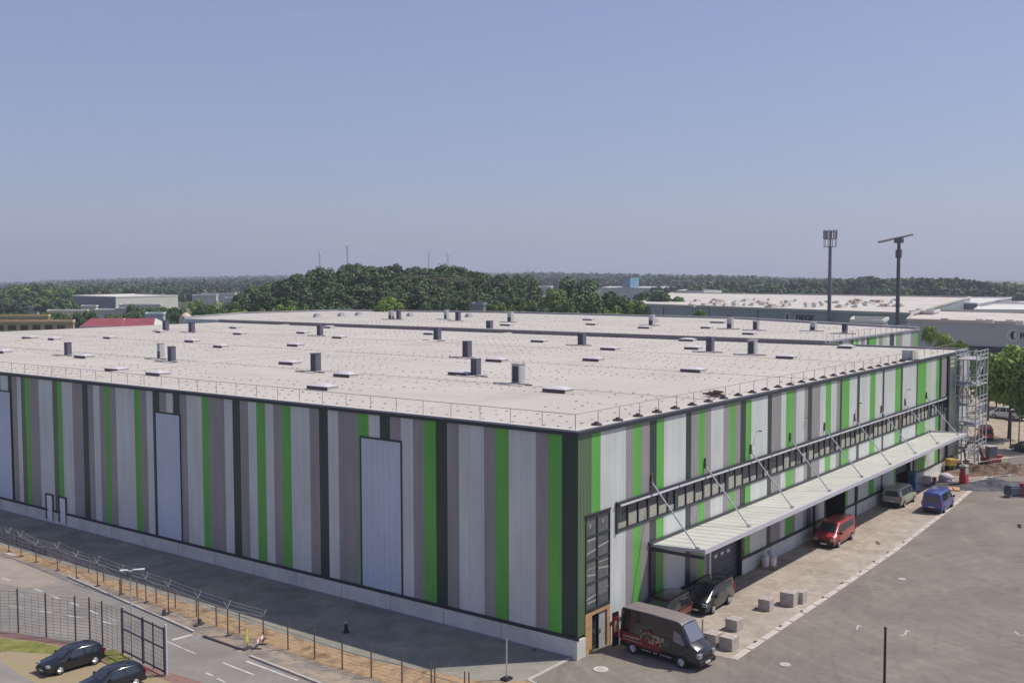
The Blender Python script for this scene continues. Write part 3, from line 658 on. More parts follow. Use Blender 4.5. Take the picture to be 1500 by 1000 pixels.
# ------------------------------------------------------------------ rear hall walls
b = MB(); x = 84.6; k = 0; seq = 'LMGDLLMDPGLMLDGGLMPLDLGML'
while x < 123.3:
    w = random.choice((.9, 1.1, 1.6, 2.1)); x2 = min(x+w, 123.5)
    b.poly([(x, 17.5, 0), (x2, 17.5, 0), (x2, 17.5, H2-.1), (x, 17.5, H2-.1)], PAL[seq[k % len(seq)]]); x = x2; k += 1
b.build('cladding', pal(0), hall2, org2)
b = MB(); 
for a, c in zip(R2[1:-1], R2[2:]): b.poly([(a[0], a[1], 0), (c[0], c[1], 0), (c[0], c[1], H2), (a[0], a[1], H2)], 0)
b.poly([(R2[-1][0], R2[-1][1], 0), (R2[0][0], R2[0][1], 0), (R2[0][0], R2[0][1], H2), (R2[-1][0], R2[-1][1], H2)], 0)
b.build('wall', m_light[0], hall2, org2)
b = MB()
for a, c in zip(R2[1:-1], R2[2:]): b.obox(a, c, .5, H2-.1, H2+.30, 0); b.obox(a, c, .6, H2+.30, H2+.36, 1)
b.box(84.5, 123.6, 17.3, 17.7, H2-.15, H2+.06, 0)
b.build('parapet', [mat('parapet_blue', (.27, .27, .33), .7, .12, .3), m_roofrim], hall2, org2)
b = MB(); b.box(88, 89.5, 17.2, 17.45, 0, 0.1)
x = 86
while x < 122: b.tube((x, 18.2, H2), (x, 18.2, H2+.9), .03, .03, 4); x += 2.4
b.tube((86, 18.2, H2+.9), (122, 18.2, H2+.9), .025, .025, 4); b.build('railing', m_rail, roof2, org2)
fixings(86, 138, 20, 150, H2, roof2, org2, lambda x, y: x < 118+min(y-17, 40)*.6)
# upturned plant and pipes along the far parapet
for i, (px, py) in enumerate(((470, 459), (505, 458), (530, 457), (605, 458), (690, 459), (960, 466))):
    g = G(px, py, H2+.7); b = MB(); b.box(-.7, .7, -.5, .5, 0, .5); b.box(-.5, .5, -.3, .3, .5, .8)
    o = b.build('roof_unit', m_boxl, roof2); o.location = (g[0]-org2[0]-2, g[1]-org2[1]-1, H2)

# ------------------------------------------------------------------ vehicles
def paint(name, c, rough=.28):
    m, t, b = new_mat(name); b.inputs['Base Color'].default_value = tuple(c)+(1,); b.inputs['Roughness'].default_value = rough
    b.inputs['Coat Weight'].default_value = .6; b.inputs['Coat Roughness'].default_value = .08
    return m
def vehicle(name, label, cat, pos, ang, s, body_mat, group=None):
    """local: x forward, y left. s['st'] = stations (x, half width, belt z, roof-edge half width, top z)"""
    root = thing(name, label, cat, (pos[0], pos[1], pos[2] if len(pos) > 2 else 0.006), ang, group)
    st = s['st']; zb = s.get('zb', .24); b = MB(); rows = []
    for (x, w, belt, wt, top) in st:
        r = [(x, 0, zb), (x, w*.9, zb), (x, w*.985, zb+.14), (x, w, (zb+belt)*.5), (x, w*.985, belt), (x, wt, top-.07), (x, wt-.10, top-.005), (x, 0, top+.02)]
        rows.append(r)
    nr = len(rows[0])
    for r in rows: b.v += r; b.v += [(p[0], -p[1], p[2]) for p in r]
    S = 2*nr
    for i in range(len(rows)-1):
        for j in range(nr-1):
            a0 = i*S+j; a1 = i*S+j+1; c0 = (i+1)*S+j; c1 = (i+1)*S+j+1
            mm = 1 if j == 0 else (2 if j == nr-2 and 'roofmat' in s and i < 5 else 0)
            b.f.append((a0, a1, c1, c0)[::-1]); b.m.append(mm); b.f.append((a0+nr, a1+nr, c1+nr, c0+nr)); b.m.append(mm)
    for i, flip in ((0, 1), (len(rows)-1, 0)):
        ring = [i*S+j for j in range(nr)]+[i*S+nr+j for j in range(nr-2, 0, -1)]
        if not flip: pass
        b.f.append(tuple(ring if flip else ring[::-1])); b.m.append(0)
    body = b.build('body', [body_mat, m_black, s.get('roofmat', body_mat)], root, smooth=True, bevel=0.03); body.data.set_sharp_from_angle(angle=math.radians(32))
    # interpolate a station
    def sec(x):
        for q0, q1 in zip(st[:-1], st[1:]):
            lo, hi = sorted((q0[0], q1[0]))
            if lo-1e-6 <= x <= hi+1e-6:
                t = (x-q0[0])/(q1[0]-q0[0]) if q1[0] != q0[0] else 0
                return [q0[i]+(q1[i]-q0[i])*t for i in range(5)]
        return list(st[0])
    def sidept(x, k, sgn, off=.012):
        q = sec(x); z0 = q[2]; z1 = q[4]-.07; y = q[1]*.985+(q[3]-q[1]*.985)*k
        return (x, sgn*(y+off), z0+(z1-z0)*k)
    gm = s.get('glass', m_glass)
    for (x0, x1, k0, k1) in s['side']:
        for sg in (1, -1):
            if isinstance(x0, tuple): xb0, xt0 = x0
            else: xb0 = xt0 = x0
            if isinstance(x1, tuple): xb1, xt1 = x1
            else: xb1 = xt1 = x1
            g = MB(); pts = [sidept(xb0, k0, sg), sidept(xb1, k0, sg), sidept(xt1, k1, sg), sidept(xt0, k1, sg)]
            g.poly(pts if sg < 0 else pts[::-1]); g.build('side_window', gm, root)
    def cross(i, j, name, k0=.06, k1=.94, wfac=.90):
        a, c = st[i], st[j]; g = MB()
        def pt(t, sg):
            x = a[0]+(c[0]-a[0])*t; z = (a[4]+(c[4]-a[4])*t); w = (a[3]+(c[3]-a[3])*t)-.10
            return np.array([x, sg*w*wfac/.95, z-.003])
        n = np.cross(pt(1, -1)-pt(0, -1), pt(0, 1)-pt(0, -1)); n /= np.linalg.norm(n)
        if n[2] < 0: n = -n
        o = n*.028
        p = [pt(k0, -1)+o, pt(k1, -1)+o, pt(k1, 1)+o, pt(k0, 1)+o]
        g.poly(p if i < j else p[::-1]); return g.build(name, gm, root)
    cross(s['ws'][0], s['ws'][1], 'windscreen')
    if 'rw' in s: cross(s['rw'][0], s['rw'][1], 'rear_window')
    W = max(q[1] for q in st); xf = st[-1][0]; xr = st[0][0]
    if 'rwz' in s:
        q = st[0]; g = MB(); z0, z1 = s['rwz']
        g.poly([(xr-.035, -q[3]+.18, z1), (xr-.035, q[3]-.18, z1), (xr-.035, q[1]-.16, z0), (xr-.035, -q[1]+.16, z0)]); g.build('rear_window', gm, root)
    # bumpers, lamps, plates
    zl = s.get('zl', (.62, .80)); g = MB(); g.box(xf-.10, xf+.07, -W*.88, W*.88, zb+.02, zb+.28); g.build('bumper', s.get('bump', m_black), root, bevel=.03)
    g = MB(); g.box(xr-.07, xr+.10, -W*.90, W*.90, zb+.04, zb+.28); g.build('bumper', s.get('bump', m_black), root, bevel=.03)
    g = MB(); g.box(xf-.02, xf+.03, -W*.48, W*.48, zl[0]-.10, zl[0]+.08); g.build('grille', m_black, root)
    for sg in (1, -1):
        g = MB(); y0, y1 = sorted((sg*W*.55, sg*W*.90)); g.box(xf-.18, xf+.035, y0, y1, zl[0], zl[1]); g.build('headlight', m_chrome, root, bevel=.02)
        g = MB(); y0, y1 = sorted((sg*W*.86, sg*W*.995)); zt = s.get('zt', (.75, 1.05)); g.box(xr-.035, xr+.06, y0, y1, *zt); g.build('tail_light', m_red_lamp, root)
        mx = s.get('mx', .9); mz = s.get('mz', 1.05); g = MB(); y0, y1 = sorted((sg*(W+.02), sg*(W+.20))); g.box(mx-.05, mx+.07, y0, y1, mz, mz+.18); g.tube((mx, sg*(W-.12), mz+.02), (mx, sg*(W+.05), mz+.06), .03, .03, 5); g.build('wing_mirror', m_black, root)
    g = MB(); g.box(xf+.071, xf+.085, -.25, .25, zb+.1, zb+.21); g.box(xr-.085, xr-.071, -.25, .25, zb+.34 if s.get('van') else zb+.14, zb+.45 if s.get('van') else zb+.25); g.build('number_plate', m_plate, root)
    # wheels with arches
    r = s.get('r', .31)
    ar = MB()
    for wx in s['wx']:
        for sg in (1, -1):
            n = 16; w0 = sec(wx)[1]*.985
            ar.poly([(wx+(r*1.2)*math.cos(math.pi*k/n*1.0), sg*(w0+.022), max(zb, r+r*1.2*math.sin(math.pi*k/n))) for k in (range(n+1) if sg < 0 else range(n, -1, -1))])
            wo = bpy.data.objects.new('wheel', None); COL.objects.link(wo); wo.parent = root; wo.location = (wx, sg*(w0-.07), r)
            t = MB(); t.tube((0, -sg*.10, 0), (0, sg*.11, 0), r, r, 20); t.build('tyre', m_rubber, wo, bevel=.02)
            t = MB(); t.tube((0, sg*.112, 0), (0, sg*.122, 0), r*.64, r*.60, 16)
            for k in range(5):
                a = 2*math.pi*k/5; t.tube((0, sg*.13, 0), (r*.58*math.cos(a), sg*.122, r*.58*math.sin(a)), .035, .045, 4)
            t.build('rim', s.get('rim', m_rim), wo)
    ar.build('wheel_arch', m_black, root)
    # door seams
    g = MB()
    for x in s.get('seam', []):
        q = sec(x)
        for sg in (1, -1):
            y = q[1]*.99
            g.poly([(x-.012, sg*(y+.006), zb+.12), (x+.012, sg*(y+.006), zb+.12), (x+.012, sg*(y+.006), q[2]-.02), (x-.012, sg*(y+.006), q[2]-.02)][::-1 if sg > 0 else 1])
    if g.f: g.build('door_seam', m_black, root)
    return root

SPRINTER = dict(van=True, zb=.28, r=.33, wx=(-1.66, 1.68), ws=(6, 5), st=[(-2.62, .88, 1.35, .76, 2.50), (-2.5, .92, 1.35, .80, 2.56), (-1, .93, 1.35, .81, 2.58), (.5, .93, 1.33, .81, 2.56), (1.25, .93, 1.30, .80, 2.50), (1.55, .93, 1.25, .76, 2.38), (2.15, .90, 1.15, .80, 1.42), (2.62, .86, .98, .78, 1.15), (2.78, .74, .72, .70, .86)],
                side=[((1.12), ((1.98), (1.52)), .10, .60)], seam=(.98, 1.9, -.3), zl=(.72, .98), zt=(.7, 1.25), mx=1.95, mz=1.2)
dirv = np.array([2.37-2.70, -5.38+2.04]); dirv /= np.linalg.norm(dirv); ang = math.atan2(dirv[1], dirv[0])
mid = np.array([(2.70+2.37)/2, (-2.04-5.38)/2]); left = np.array([-dirv[1], dirv[0]])
vp = mid+left*.90
m_blackvan = paint('black_van_paint', (.018, .016, .022), .25)
SPRINTER['glass'] = mat('sky_tinted_van_glass', (.15, .17, .21), .05, spec=1.0)  # sky reflection put into the glass as a lighter bluish base colour
SPRINTER['roofmat'] = mat('taupe_roof', (.20, .17, .165), .5, .12, 2)  # van top in a lighter taupe than the black body
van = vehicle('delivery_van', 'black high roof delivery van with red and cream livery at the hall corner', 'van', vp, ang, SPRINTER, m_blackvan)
m_lr = mat('livery_red', (.19, .016, .014), .4, .5, 4); m_lc = mat('livery_cream', (.34, .24, .14), .5, .5, 6); m_lw = mat('livery_white', (.42, .34, .30), .5, .2, 9)
g = MB(); yy = -.935
def lp(pts, m, o=0): g.poly([(p[0], yy-.012-o, p[1]) for p in pts], m)
lp([(-2.48, .62), (.35, .55), (.10, 1.00), (-1.0, 1.12), (-2.48, 1.22)], 0)
rl = random.Random(5)
for k in range(46):
    cx_ = rl.uniform(-1.15, .55); cz_ = rl.uniform(.95, 1.5) if cx_ > -.5 else rl.uniform(1.0, 1.62); r_ = rl.uniform(.05, .15)
    mm = 1 if (cx_ > -.3 or rl.random() < .45) else 0
    lp([(cx_+r_*rl.uniform(.6, 1)*math.cos(a), cz_+r_*rl.uniform(.5, .9)*math.sin(a)) for a in (0, 1.2, 2.3, 3.3, 4.4, 5.4)], mm, .003+.0004*k)
lp([(-.36, 1.44), (.60, 1.33), (.60, 1.37), (-.36, 1.48)], 2, .024)
for k, x in enumerate(np.arange(-2.35, -1.2, .17)): lp([(x, .92), (x+.11, .915), (x+.11, 1.02+.02*(k % 3)), (x, 1.03)], 2, .004)
lp([(-2.4, .78), (-1.0, .74), (-1.0, .78), (-2.4, .82)], 2, .004)
for x in np.arange(-1.0, 1.05, .16):
    if random.random() < .8: lp([(x, .40), (x+.11, .397), (x+.11, .47), (x, .475)], 2, .004)
g.build('livery', [m_lr, m_lc, m_lw], van)
g = MB(); g.box(-2.70, -2.64, -1.55, -.95, .35, 2.35, 0)
g.box(-2.712, -2.701, -1.50, -1.0, .5, 1.25, 1); g.poly([(-2.705, -1.12, 1.3), (-2.705, -1.45, 1.4), (-2.705, -1.40, 1.85), (-2.705, -1.2, 1.9)], 2)
g.box(-2.64, -2.630, -1.5, -1.0, .9, 2.1, 1); g.poly([(-2.622, -1.42, 1.1), (-2.622, -1.12, 1.2), (-2.622, -1.1, 1.7), (-2.622, -1.3, 1.9), (-2.622, -1.44, 1.6)][::-1], 2); g.box(-2.64, -2.625, -1.5, -1.0, .45, .85, 0); g.box(-2.715, -2.625, -1.0, -.93, .35, 2.35, 4)
g.build('rear_door', [m_blackvan, m_lr, m_lc, m_glass, m_white], van)

def bus_spec(L=4.9, W=.92, Hh=1.88, rear_glass=True):
    h = L/2
    s = dict(van=True, zb=.24, r=.31, wx=(-h+1.0, h-.92), ws=(6, 5),
             st=[(-h, W*.94, 1.05, W*.76, Hh-.06), (-h+.12, W*.98, 1.06, W*.82, Hh), (-h+1.5, W, 1.08, W*.84, Hh+.02), (0, W, 1.08, W*.84, Hh+.02), (h-1.75, W, 1.06, W*.83, Hh), (h-1.45, W, 1.05, W*.80, Hh-.08), (h-.72, W*.97, 1.0, W*.82, 1.17), (h-.15, W*.92, .86, W*.80, .98), (h, W*.80, .66, W*.74, .74)],
             side=[((h-1.75, h-1.75), (h-.98, h-1.42), .08, .86), (h-2.75, h-1.85, .08, .86), (-h+.35, h-2.85, .08, .86)], seam=(h-1.0, h-1.82, h-2.8), zl=(.62, .82), zt=(.75, 1.15), mx=h-1.1, mz=1.05)
    if rear_glass: s['rwz'] = (1.10, 1.62)
    return s
m_vred = paint('red_van_paint', (.33, .028, .035), .3); m_vblue = paint('blue_van_paint', (.045, .07, .28), .3)
m_vsil = paint('silver_green_paint', (.34, .37, .31), .35); m_vdark = paint('dark_grey_paint', (.035, .036, .034), .25); m_vbrown = paint('brown_black_paint', (.05, .036, .030), .3)
PI = math.pi
rv = vehicle('minivan', 'red minivan parked beside the wall in front of the open loading door', 'van', (35.2, -1.95), PI+.02, bus_spec(5.1, .93, 1.9), m_vred)
vehicle('minivan', 'pale silver green van parked tight beside the hall wall under the canopy end', 'van', (53.5, -1.55), 0.0, bus_spec(4.9, .93, 1.9), m_vsil)
vehicle('minivan', 'blue van parked on the outer edge of the concrete apron', 'van', (53.2, -5.25), 0.03, bus_spec(5.0, .93, 1.95), m_vblue)
s = bus_spec(4.4, .88, 1.72); vehicle('minivan', 'dark grey people carrier behind the black livery van, nose to the left', 'car', (13.4, -1.55), PI+.04, s, m_vdark)
s = bus_spec(4.3, .88, 1.85); v2 = vehicle('minivan', 'brown black van squeezed between the livery van and the dark people carrier', 'van', (8.25, -1.02), PI+.02, s, m_vbrown)
g = MB(); g.box(-1.9, -.3, .905, .915, .62, 1.0); g.build('side_stripe', mat('rust_stripe', (.42, .14, .07), .5, .3, 4), v2)
# hatchbacks lower left
m_car = paint('blue_black_paint', (.010, .014, .022), .2)
HATCH = dict(zb=.20, r=.30, wx=(-1.17, 1.19), ws=(6, 5), rw=(0, 1), st=[(-1.90, .76, .92, .60, 1.00), (-1.62, .80, .93, .62, 1.32), (-1.2, .82, .92, .62, 1.40), (-.4, .83, .90, .62, 1.44), (.25, .83, .88, .61, 1.38), (.32, .83, .87, .60, 1.36), (1.02, .82, .84, .70, .95), (1.7, .78, .74, .66, .82), (1.95, .64, .56, .58, .64)],
             side=[((-1.45, -1.2), (-.55, -.55), .08, .85), ((-.47, -.47), (.62, .22), .08, .85)], seam=(-.5, .45), zl=(.58, .74), zt=(.78, .98), mx=.55, mz=.86)
wa = G(88, 988)[:2]; wb_ = G(139, 973)[:2]; dv = wa-wb_; wbl = float(np.linalg.norm(dv)); kx = wbl/2.36; an = math.atan2(dv[1], dv[0]); dv /= np.linalg.norm(dv); nl = np.array([dv[1], -dv[0]])
c1 = (wa+wb_)/2 + nl*.78*.9 - dv*.01
h1 = vehicle('hatchback', 'small black hatchback parked on the worn ground, fully in view', 'car', (c1[0], c1[1], .012), an, HATCH, m_car)
h1.scale = (kx, .9, .84)
c2 = G(199, 1005)[:2]+dv*1.18*kx+nl*.70
h2 = vehicle('hatchback', 'black hatchback cut off by the bottom edge, nearer than the other one', 'car', (c2[0], c2[1], .012), an, HATCH, m_car); h2.scale = (kx, .9, .84)

# ------------------------------------------------------------------ yard objects
def block(px0, px1, pyb, hpx, label, dz=0.0, w=None):
    a = G(px0, pyb); dist = float(np.dot(a-CAM, _f)); w = w or (px1-px0)*dist/FPX/.76; h = hpx*dist/FPX
    b = MB(); b.box(0, w, -w*.95, 0, 0, h); 
    o = b.build('concrete_block', m_block, bevel=.03); o.location = (a[0], a[1], .006+dz); o.rotation_euler = (0, 0, random.uniform(-.06, .06))
    tag(o, label, 'concrete block', 'concrete blocks on the apron'); return o
block(1110, 1124, 893, 17, 'lone concrete block between the front four and the back pair', w=.85)
block(1142, 1158, 886, 20, 'left concrete block of the rear pair on the apron', w=1.0)
block(1160, 1170, 882, 17, 'right concrete block of the rear pair on the apron', w=.8)
block(1062, 1076, 922, 17, 'concrete block standing just behind the front two', w=.85)
block(1030, 1044, 945, 19, 'concrete block closest to the nose of the black van', w=.85)
block(1053, 1069, 950, 19, 'concrete block at the outer corner of the apron', w=.9)
# small posts next to blocks
p = G(1029, 930); b = MB(); b.tube((0, 0, 0), (0, 0, .95), .06, .05, 8); b.box(-.1, .1, -.1, .1, 0, .04); b.tube((0, 0, .95), (0, 0, 1.0), .07, .07, 8)
tag(b.build('bollard', mat('pink_post', (.40, .26, .25), .7)), 'short pinkish post beside the front concrete blocks', 'bollard').location = (p[0], p[1], .006)
# pallet with buckets and rubbish under the canopy
p = G(1130, 830); pr = thing('pallet', 'wooden pallet under the canopy near the wall', 'pallet', (p[0]-.2, p[1]+.1, .006), .3)
b = MB()
for k in range(6): b.box(-.6, .6, -.42+k*.15, -.32+k*.15, .12, .15)
for x in (-.55, 0, .5): b.box(x, x+.09, -.42, .43, 0, .12)
b.build('boards', mat('pallet_wood', (.34, .26, .15), .85, .25, 4), pr); pr.scale = (1.35, 1.35, 1.1)
for i, (x, y, h, l, cc) in enumerate(((-.42, .1, .95, 'white sack standing at the left of the pallet', (.62, .60, .60)), (.05, -.28, .80, 'white sack in the middle of the pallet', (.66, .63, .62)), (.52, .12, 1.05, 'pale bucket stack at the right of the pallet', (.55, .55, .58)))):
    b = MB(); b.tube((0, 0, 0), (0, 0, h*.85), .25, .28, 9); b.tube((0, 0, h*.85), (.02, 0, h), .28, .12, 9)
    o = b.build('sack', mat('sack_%d' % i, cc, .8, .15, 5), bevel=.02); o.location = (p[0]-.2+x, p[1]+.1+y, .156); tag(o, l, 'sack')
b = MB()
for k in range(4): b.tube((-.3+k*.12, .0, 0), (-.15+k*.14, .28, 1.35-.1*k), .03, .03, 5)
o = b.build('timber_offcuts', m_wood); o.location = (p[0]+.1, p[1]+.75, .01); tag(o, 'timber offcuts leaning against the plinth behind the pallet', 'timber')
# black bollard on the shaded lane, pale pole by the corner, yard pole
p = G(507, 926); b = MB(); b.tube((0, 0, 0), (0, 0, .60), .15, .09, 10, 0); b.tube((0, 0, .60), (0, 0, .74), .10, .08, 10, 1); b.tube((0, 0, 0), (0, 0, .05), .20, .20, 10, 0)
o = b.build('bollard', [m_black, mat('bollard_cap', (.35, .35, .35), .6)]); o.location = (p[0], p[1], 0); tag(o, 'black tapered marker with pale cap alone on the shaded lane', 'bollard')
p = G(742, 995); b = MB(); b.tube((0, 0, .05), (0.02, 0, 2.25), .045, .04, 8, 0); b.box(-.28, .28, -.22, .22, 0, .12, 1)
o = b.build('pole', [m_steel, m_black]); o.location = (p[0], p[1], .01); tag(o, 'thin pale pole in a dark foot near the facade corner', 'pole')
p = G(1297, 920, 4.6); b = MB(); b.tube((0, 0, 0), (0, 0, 4.6), .075, .06, 8, 0); b.tube((0, 0, 4.6), (0, 0, 4.66), .085, .085, 8, 0); b.tube((0, 0, 0), (0, 0, .12), .16, .14, 10)
o = b.build('pole', m_black); o.location = (p[0], p[1], 0); tag(o, 'plain black pole rising from the bottom edge of the photo in the yard', 'pole')
b = MB(); b.box(-.45, .45, -.05, .05, 0, .05); b.box(.1, .5, -.12, -.02, 0, .07); p = G(782, 949)
o = b.build('plank', m_black); o.rotation_euler = (0, 0, .7); o.location = (p[0], p[1], .004); tag(o, 'dark plank lying at the foot of the long facade', 'plank')
b = MB(); b.box(-.55, .55, -.12, .12, 0, .06); b.box(.2, .6, -.05, .2, .06, .1); p = G(1494, 771)
o = b.build('plank', m_black); o.rotation_euler = (0, 0, .2); o.location = (p[0], p[1], .004); tag(o, 'dark board lying on the yard at the right edge', 'plank')
b = MB(); b.box(-.45, .45, -.12, .12, 0, .05); p = G(1286, 795)
o = b.build('plank', m_steel_d); o.rotation_euler = (0, 0, .5); o.location = (p[0], p[1], .01); tag(o, 'short dark board lying on the concrete apron', 'plank')

# ------------------------------------------------------------------ fences, gate, lamp
def wires(b, p0, p1, z0, z1, nh, dx, t=.006, m=0):
    p0 = np.array(p0[:2], float); p1 = np.array(p1[:2], float); L = np.linalg.norm(p1-p0)
    for k in range(nh):
        z = z0+(z1-z0)*k/(nh-1); b.obox(p0, p1, t*2, z-t, z+t, m)
    if dx:
        n = int(L/dx)
        for k in range(1, n): q = p0+(p1-p0)*k/n; b.box(q[0]-t, q[0]+t, q[1]-t, q[1]+t, z0, z1, m)
m_wire = mat('fence_wire', (.30, .27, .25), .6); m_wire_d = mat('dark_wire', (.12, .115, .125), .5)
m_post = mat('fence_post_brown', (.15, .095, .085), .7, .25, 5); m_postd = mat('fence_post_dark', (.075, .062, .075), .5)
# barbed fence with outriggers
root = thing('barbed_fence', 'tall wire fence with forked barbed wire arms along the grass bank', 'fence', (-8.5, 30, 0))
o_ = (-8.5, 30, 0)
pts = [G(*q) for q in ((-40, 790), (13, 808), (31, 815), (53, 823), (84.5, 835), (112, 847), (143, 858), (178, 870), (214, 882), (247, 897), (291, 914), (334, 931), (386, 936))]
tops = [2.0, 1.9, 2.0, 1.65, 2.1, 2.0, 2.1, 2.0, 2.0, 2.15, 2.1, 2.15, 1.75]
mb = MB(); ex = None
for i, (p, h) in enumerate(zip(pts, tops)):
    b = MB(); b.tube((p[0], p[1], 0), (p[0], p[1], h*.80), .04, .035, 6, 0)
    for sg in (-1, 1): b.tube((p[0], p[1], h*.80), (p[0]+sg*.24, p[1], h*1.02), .022, .016, 4, 1)
    b.box(p[0]-.16, p[0]+.2, p[1]-.12, p[1]+.1, 0, .05, 2)
    b.build('post', [m_post, m_steel, m_postd], root, o_)
    if i:
        a = pts[i-1]; wires(mb, a, p, .15, 1.55, 6, .9, .006)
        for sg in (-1, 1): mb.tube((a[0]+sg*.22, a[1], tops[i-1]*.98), (p[0]+sg*.22, p[1], h*.98), .008, .008, 3)
        mb.tube((a[0], a[1], tops[i-1]*.79), (p[0], p[1], h*.79), .022, .022, 4)
mb.build('wire_mesh', m_wire, root, o_)
# low brown-post fence
root = thing('wire_fence', 'low wire fence with plain brown posts at the foot of the dry bank', 'fence', (-9.0, 15, 0)); o_ = (-9.0, 15, 0)
pix = [(5, 790), (24, 797), (48, 806), (67, 812), (88, 824), (130, 838), (152, 852), (176, 872), (201, 874), (229, 883), (257, 890), (288, 903), (317, 917), (351, 927), (386, 939), (422, 951), (461, 965), (501.5, 980), (544, 992), (589, 1003)]
pts = [G(*q) for q in pix]+[np.array([-9.0, 3.2, 0]), np.array([-8.9, 1.0, 0])]
mb = MB()
for i, p in enumerate(pts):
    h = 1.15 if i < 12 else (1.3 if i < 14 else 1.75)
    b = MB(); b.tube((p[0], p[1], 0), (p[0], p[1], h), .045, .04, 6); b.sphere((p[0], p[1], h), .05, 0, 6, 4); b.build('post', m_post, root, o_)
    if i: wires(mb, pts[i-1], p, .1, 1.1, 6, 0, .006); mb.tube((pts[i-1][0], pts[i-1][1], 1.08), (p[0], p[1], 1.08), .014, .014, 4)
mb.build('wire_mesh', m_wire, root, o_)
# separate posts at the right end of the bank
for px, py, top, l in ((637, 1004, 968, 'brown post standing at the tip of the building shadow'), (687, 1010, 984, 'brown stub post right of the shadow tip')):
    p = G(px, py); b = MB(); d = float(np.dot(p-CAM, _f)); h = (py-top)*d/FPX; b.tube((0, 0, 0), (0, 0, h), .045, .04, 6); b.sphere((0, 0, h), .05, 0, 6, 4)
    o = b.build('fence_post', m_post); o.location = (p[0], p[1], 0); tag(o, l, 'post')
# dark bar mesh fence and gate (lower left)
root = thing('mesh_fence', 'dark double rod mesh fence in front of the road, left of the gate', 'fence', (-16, 26, 0)); o_ = (-16, 26, 0)
pts = [np.array([-19.4, 33.8, 0])]+[G(*q) for q in ((27, 926), (68, 933), (111, 938), (132, 940), (150.5, 946), (180, 958))]
mb = MB()
for i, p in enumerate(pts):
    b = MB(); b.box(p[0]-.035, p[0]+.035, p[1]-.035, p[1]+.035, 0, 2.75); b.build('post', m_postd, root, o_)
    if i: wires(mb, pts[i-1], p, .1, 2.6, 14, .5, .007)
mb.build('wire_mesh', m_wire_d, root, o_)
ga = G(180, 958); gb = G(242, 990); root = thing('gate', 'dark blue grey metal gate leaf beside the lamp post', 'gate', (ga[0], ga[1], 0)); o_ = (ga[0], ga[1], 0)
b = MB()
for z in (.25, 1.55, 2.62): b.obox(ga, gb, .06, z-.04, z+.04)
for t in (0, .5, .62 + .12, 1.0):
    q = ga+(gb-ga)*t; w = .05 if t in (0, .5, 1.0) else .03; b.box(q[0]-w, q[0]+w, q[1]-w, q[1]+w, .1, 2.75)
b.build('gate_frame', mat('gate_navy', (.05, .052, .085), .5), root, o_)
mb = MB(); wires(mb, ga, gb, .3, 2.58, 10, .16, .006); mb.build('bar_infill', m_wire_d, root, o_)
p = G(244, 988); b = MB(); b.box(p[0]-.06, p[0]+.06, p[1]-.06, p[1]+.06, 0, 2.85); b.build('gate_post', mat('pale_post', (.50, .50, .60), .5), root, o_)
# street lamp with two heads
p = G(194, 963); root = thing('street_lamp', 'slim pale street lamp with two flat heads beside the gate', 'street lamp', (p[0], p[1], 0))
b = MB(); b.tube((0, 0, 0), (0, 0, 5.15), .055, .035, 10); b.tube((0, 0, 0), (0, 0, .5), .075, .07, 10); b.build('pole', mat('lamp_pole', (.52, .51, .54), .4, metal=.2), root)
for a, zz in ((math.radians(-40), .10), (math.radians(140), -.02)):
    b = MB(); dx, dy = math.cos(a), math.sin(a); L = .78 if zz > 0 else .55
    b.tube((0, 0, 5.08), (dx*.2, dy*.2, 5.15), .025, .025, 6)
    n = np.array([-dy, dx])*.11; q = np.array([dx, dy])
    pts2 = [q*.15-n*.6, q*L-n, q*L+n, q*.15+n*.6]; b.prism(pts2, 5.13, 5.18, 0)
    b.build('lamp_head', m_white, root)
b = MB(); b.box(-.16, .0, -.1, .1, 4.75, 5.02); b.build('control_box', mat('box_violet', (.07, .05, .11), .5), root)
# yellow marker and barrier feet on the footway
p = G(362, 950); b = MB(); b.tube((0, 0, 0), (0, 0, .5), .03, .03, 6, 1); b.prism([(-.10, -.02), (.10, -.02), (.10, .02), (-.10, .02)], .35, .75, 0); b.prism([(-.05, -.021), (.05, -.021), (.05, .021), (-.05, .021)], .75, 1.15, 0); b.box(-.3, .3, -.15, .15, 0, .09, 1)
o = b.build('warning_flag', [mat('signal_yellow', (.62, .62, .12), .6), m_postd]); o.location = (p[0], p[1], 0.01); tag(o, 'yellow marker flag on a dark foot at the road edge', 'marker')
p = G(381, 947); root = thing('barrier_trestle', 'small red and white barrier trestle beside the yellow marker', 'barrier', (p[0], p[1], 0.01), .5)
b = MB(); b.box(-.5, .5, -.02, .02, .35, .55, 0); b.box(-.2, .1, -.025, -.021, .35, .55, 1); b.build('board', [m_white, mat('barrier_red', (.5, .05, .05), .6)], root)
b = MB(); b.box(-.42, -.34, -.25, .25, 0, .06); b.box(.34, .42, -.25, .25, 0, .06); b.tube((-.38, 0, .06), (-.38, 0, .4), .02, .02, 5); b.tube((.38, 0, .06), (.38, 0, .4), .02, .02, 5); b.build('leg', m_postd, root)
for px, py, l in ((292, 915, 'small dark clamp weight on the footway near the stop bar'), (240, 901, 'small dark clamp weight on the footway behind the gate')):
    p = G(px, py); b = MB(); b.box(-.35, .35, -.12, .12, 0, .1); b.box(-.06, .12, -.1, .1, .1, .38)
    o = b.build('clamp_weight', m_postd, bevel=.02); o.location = (p[0], p[1], .01); tag(o, l, 'weight')
b = MB(); b.obox(G(298, 932), G(352, 951), .14, .012, .09); tag(b.build('rubber_kerb', m_postd), 'long dark kerb strip lying along the road edge', 'kerb strip')

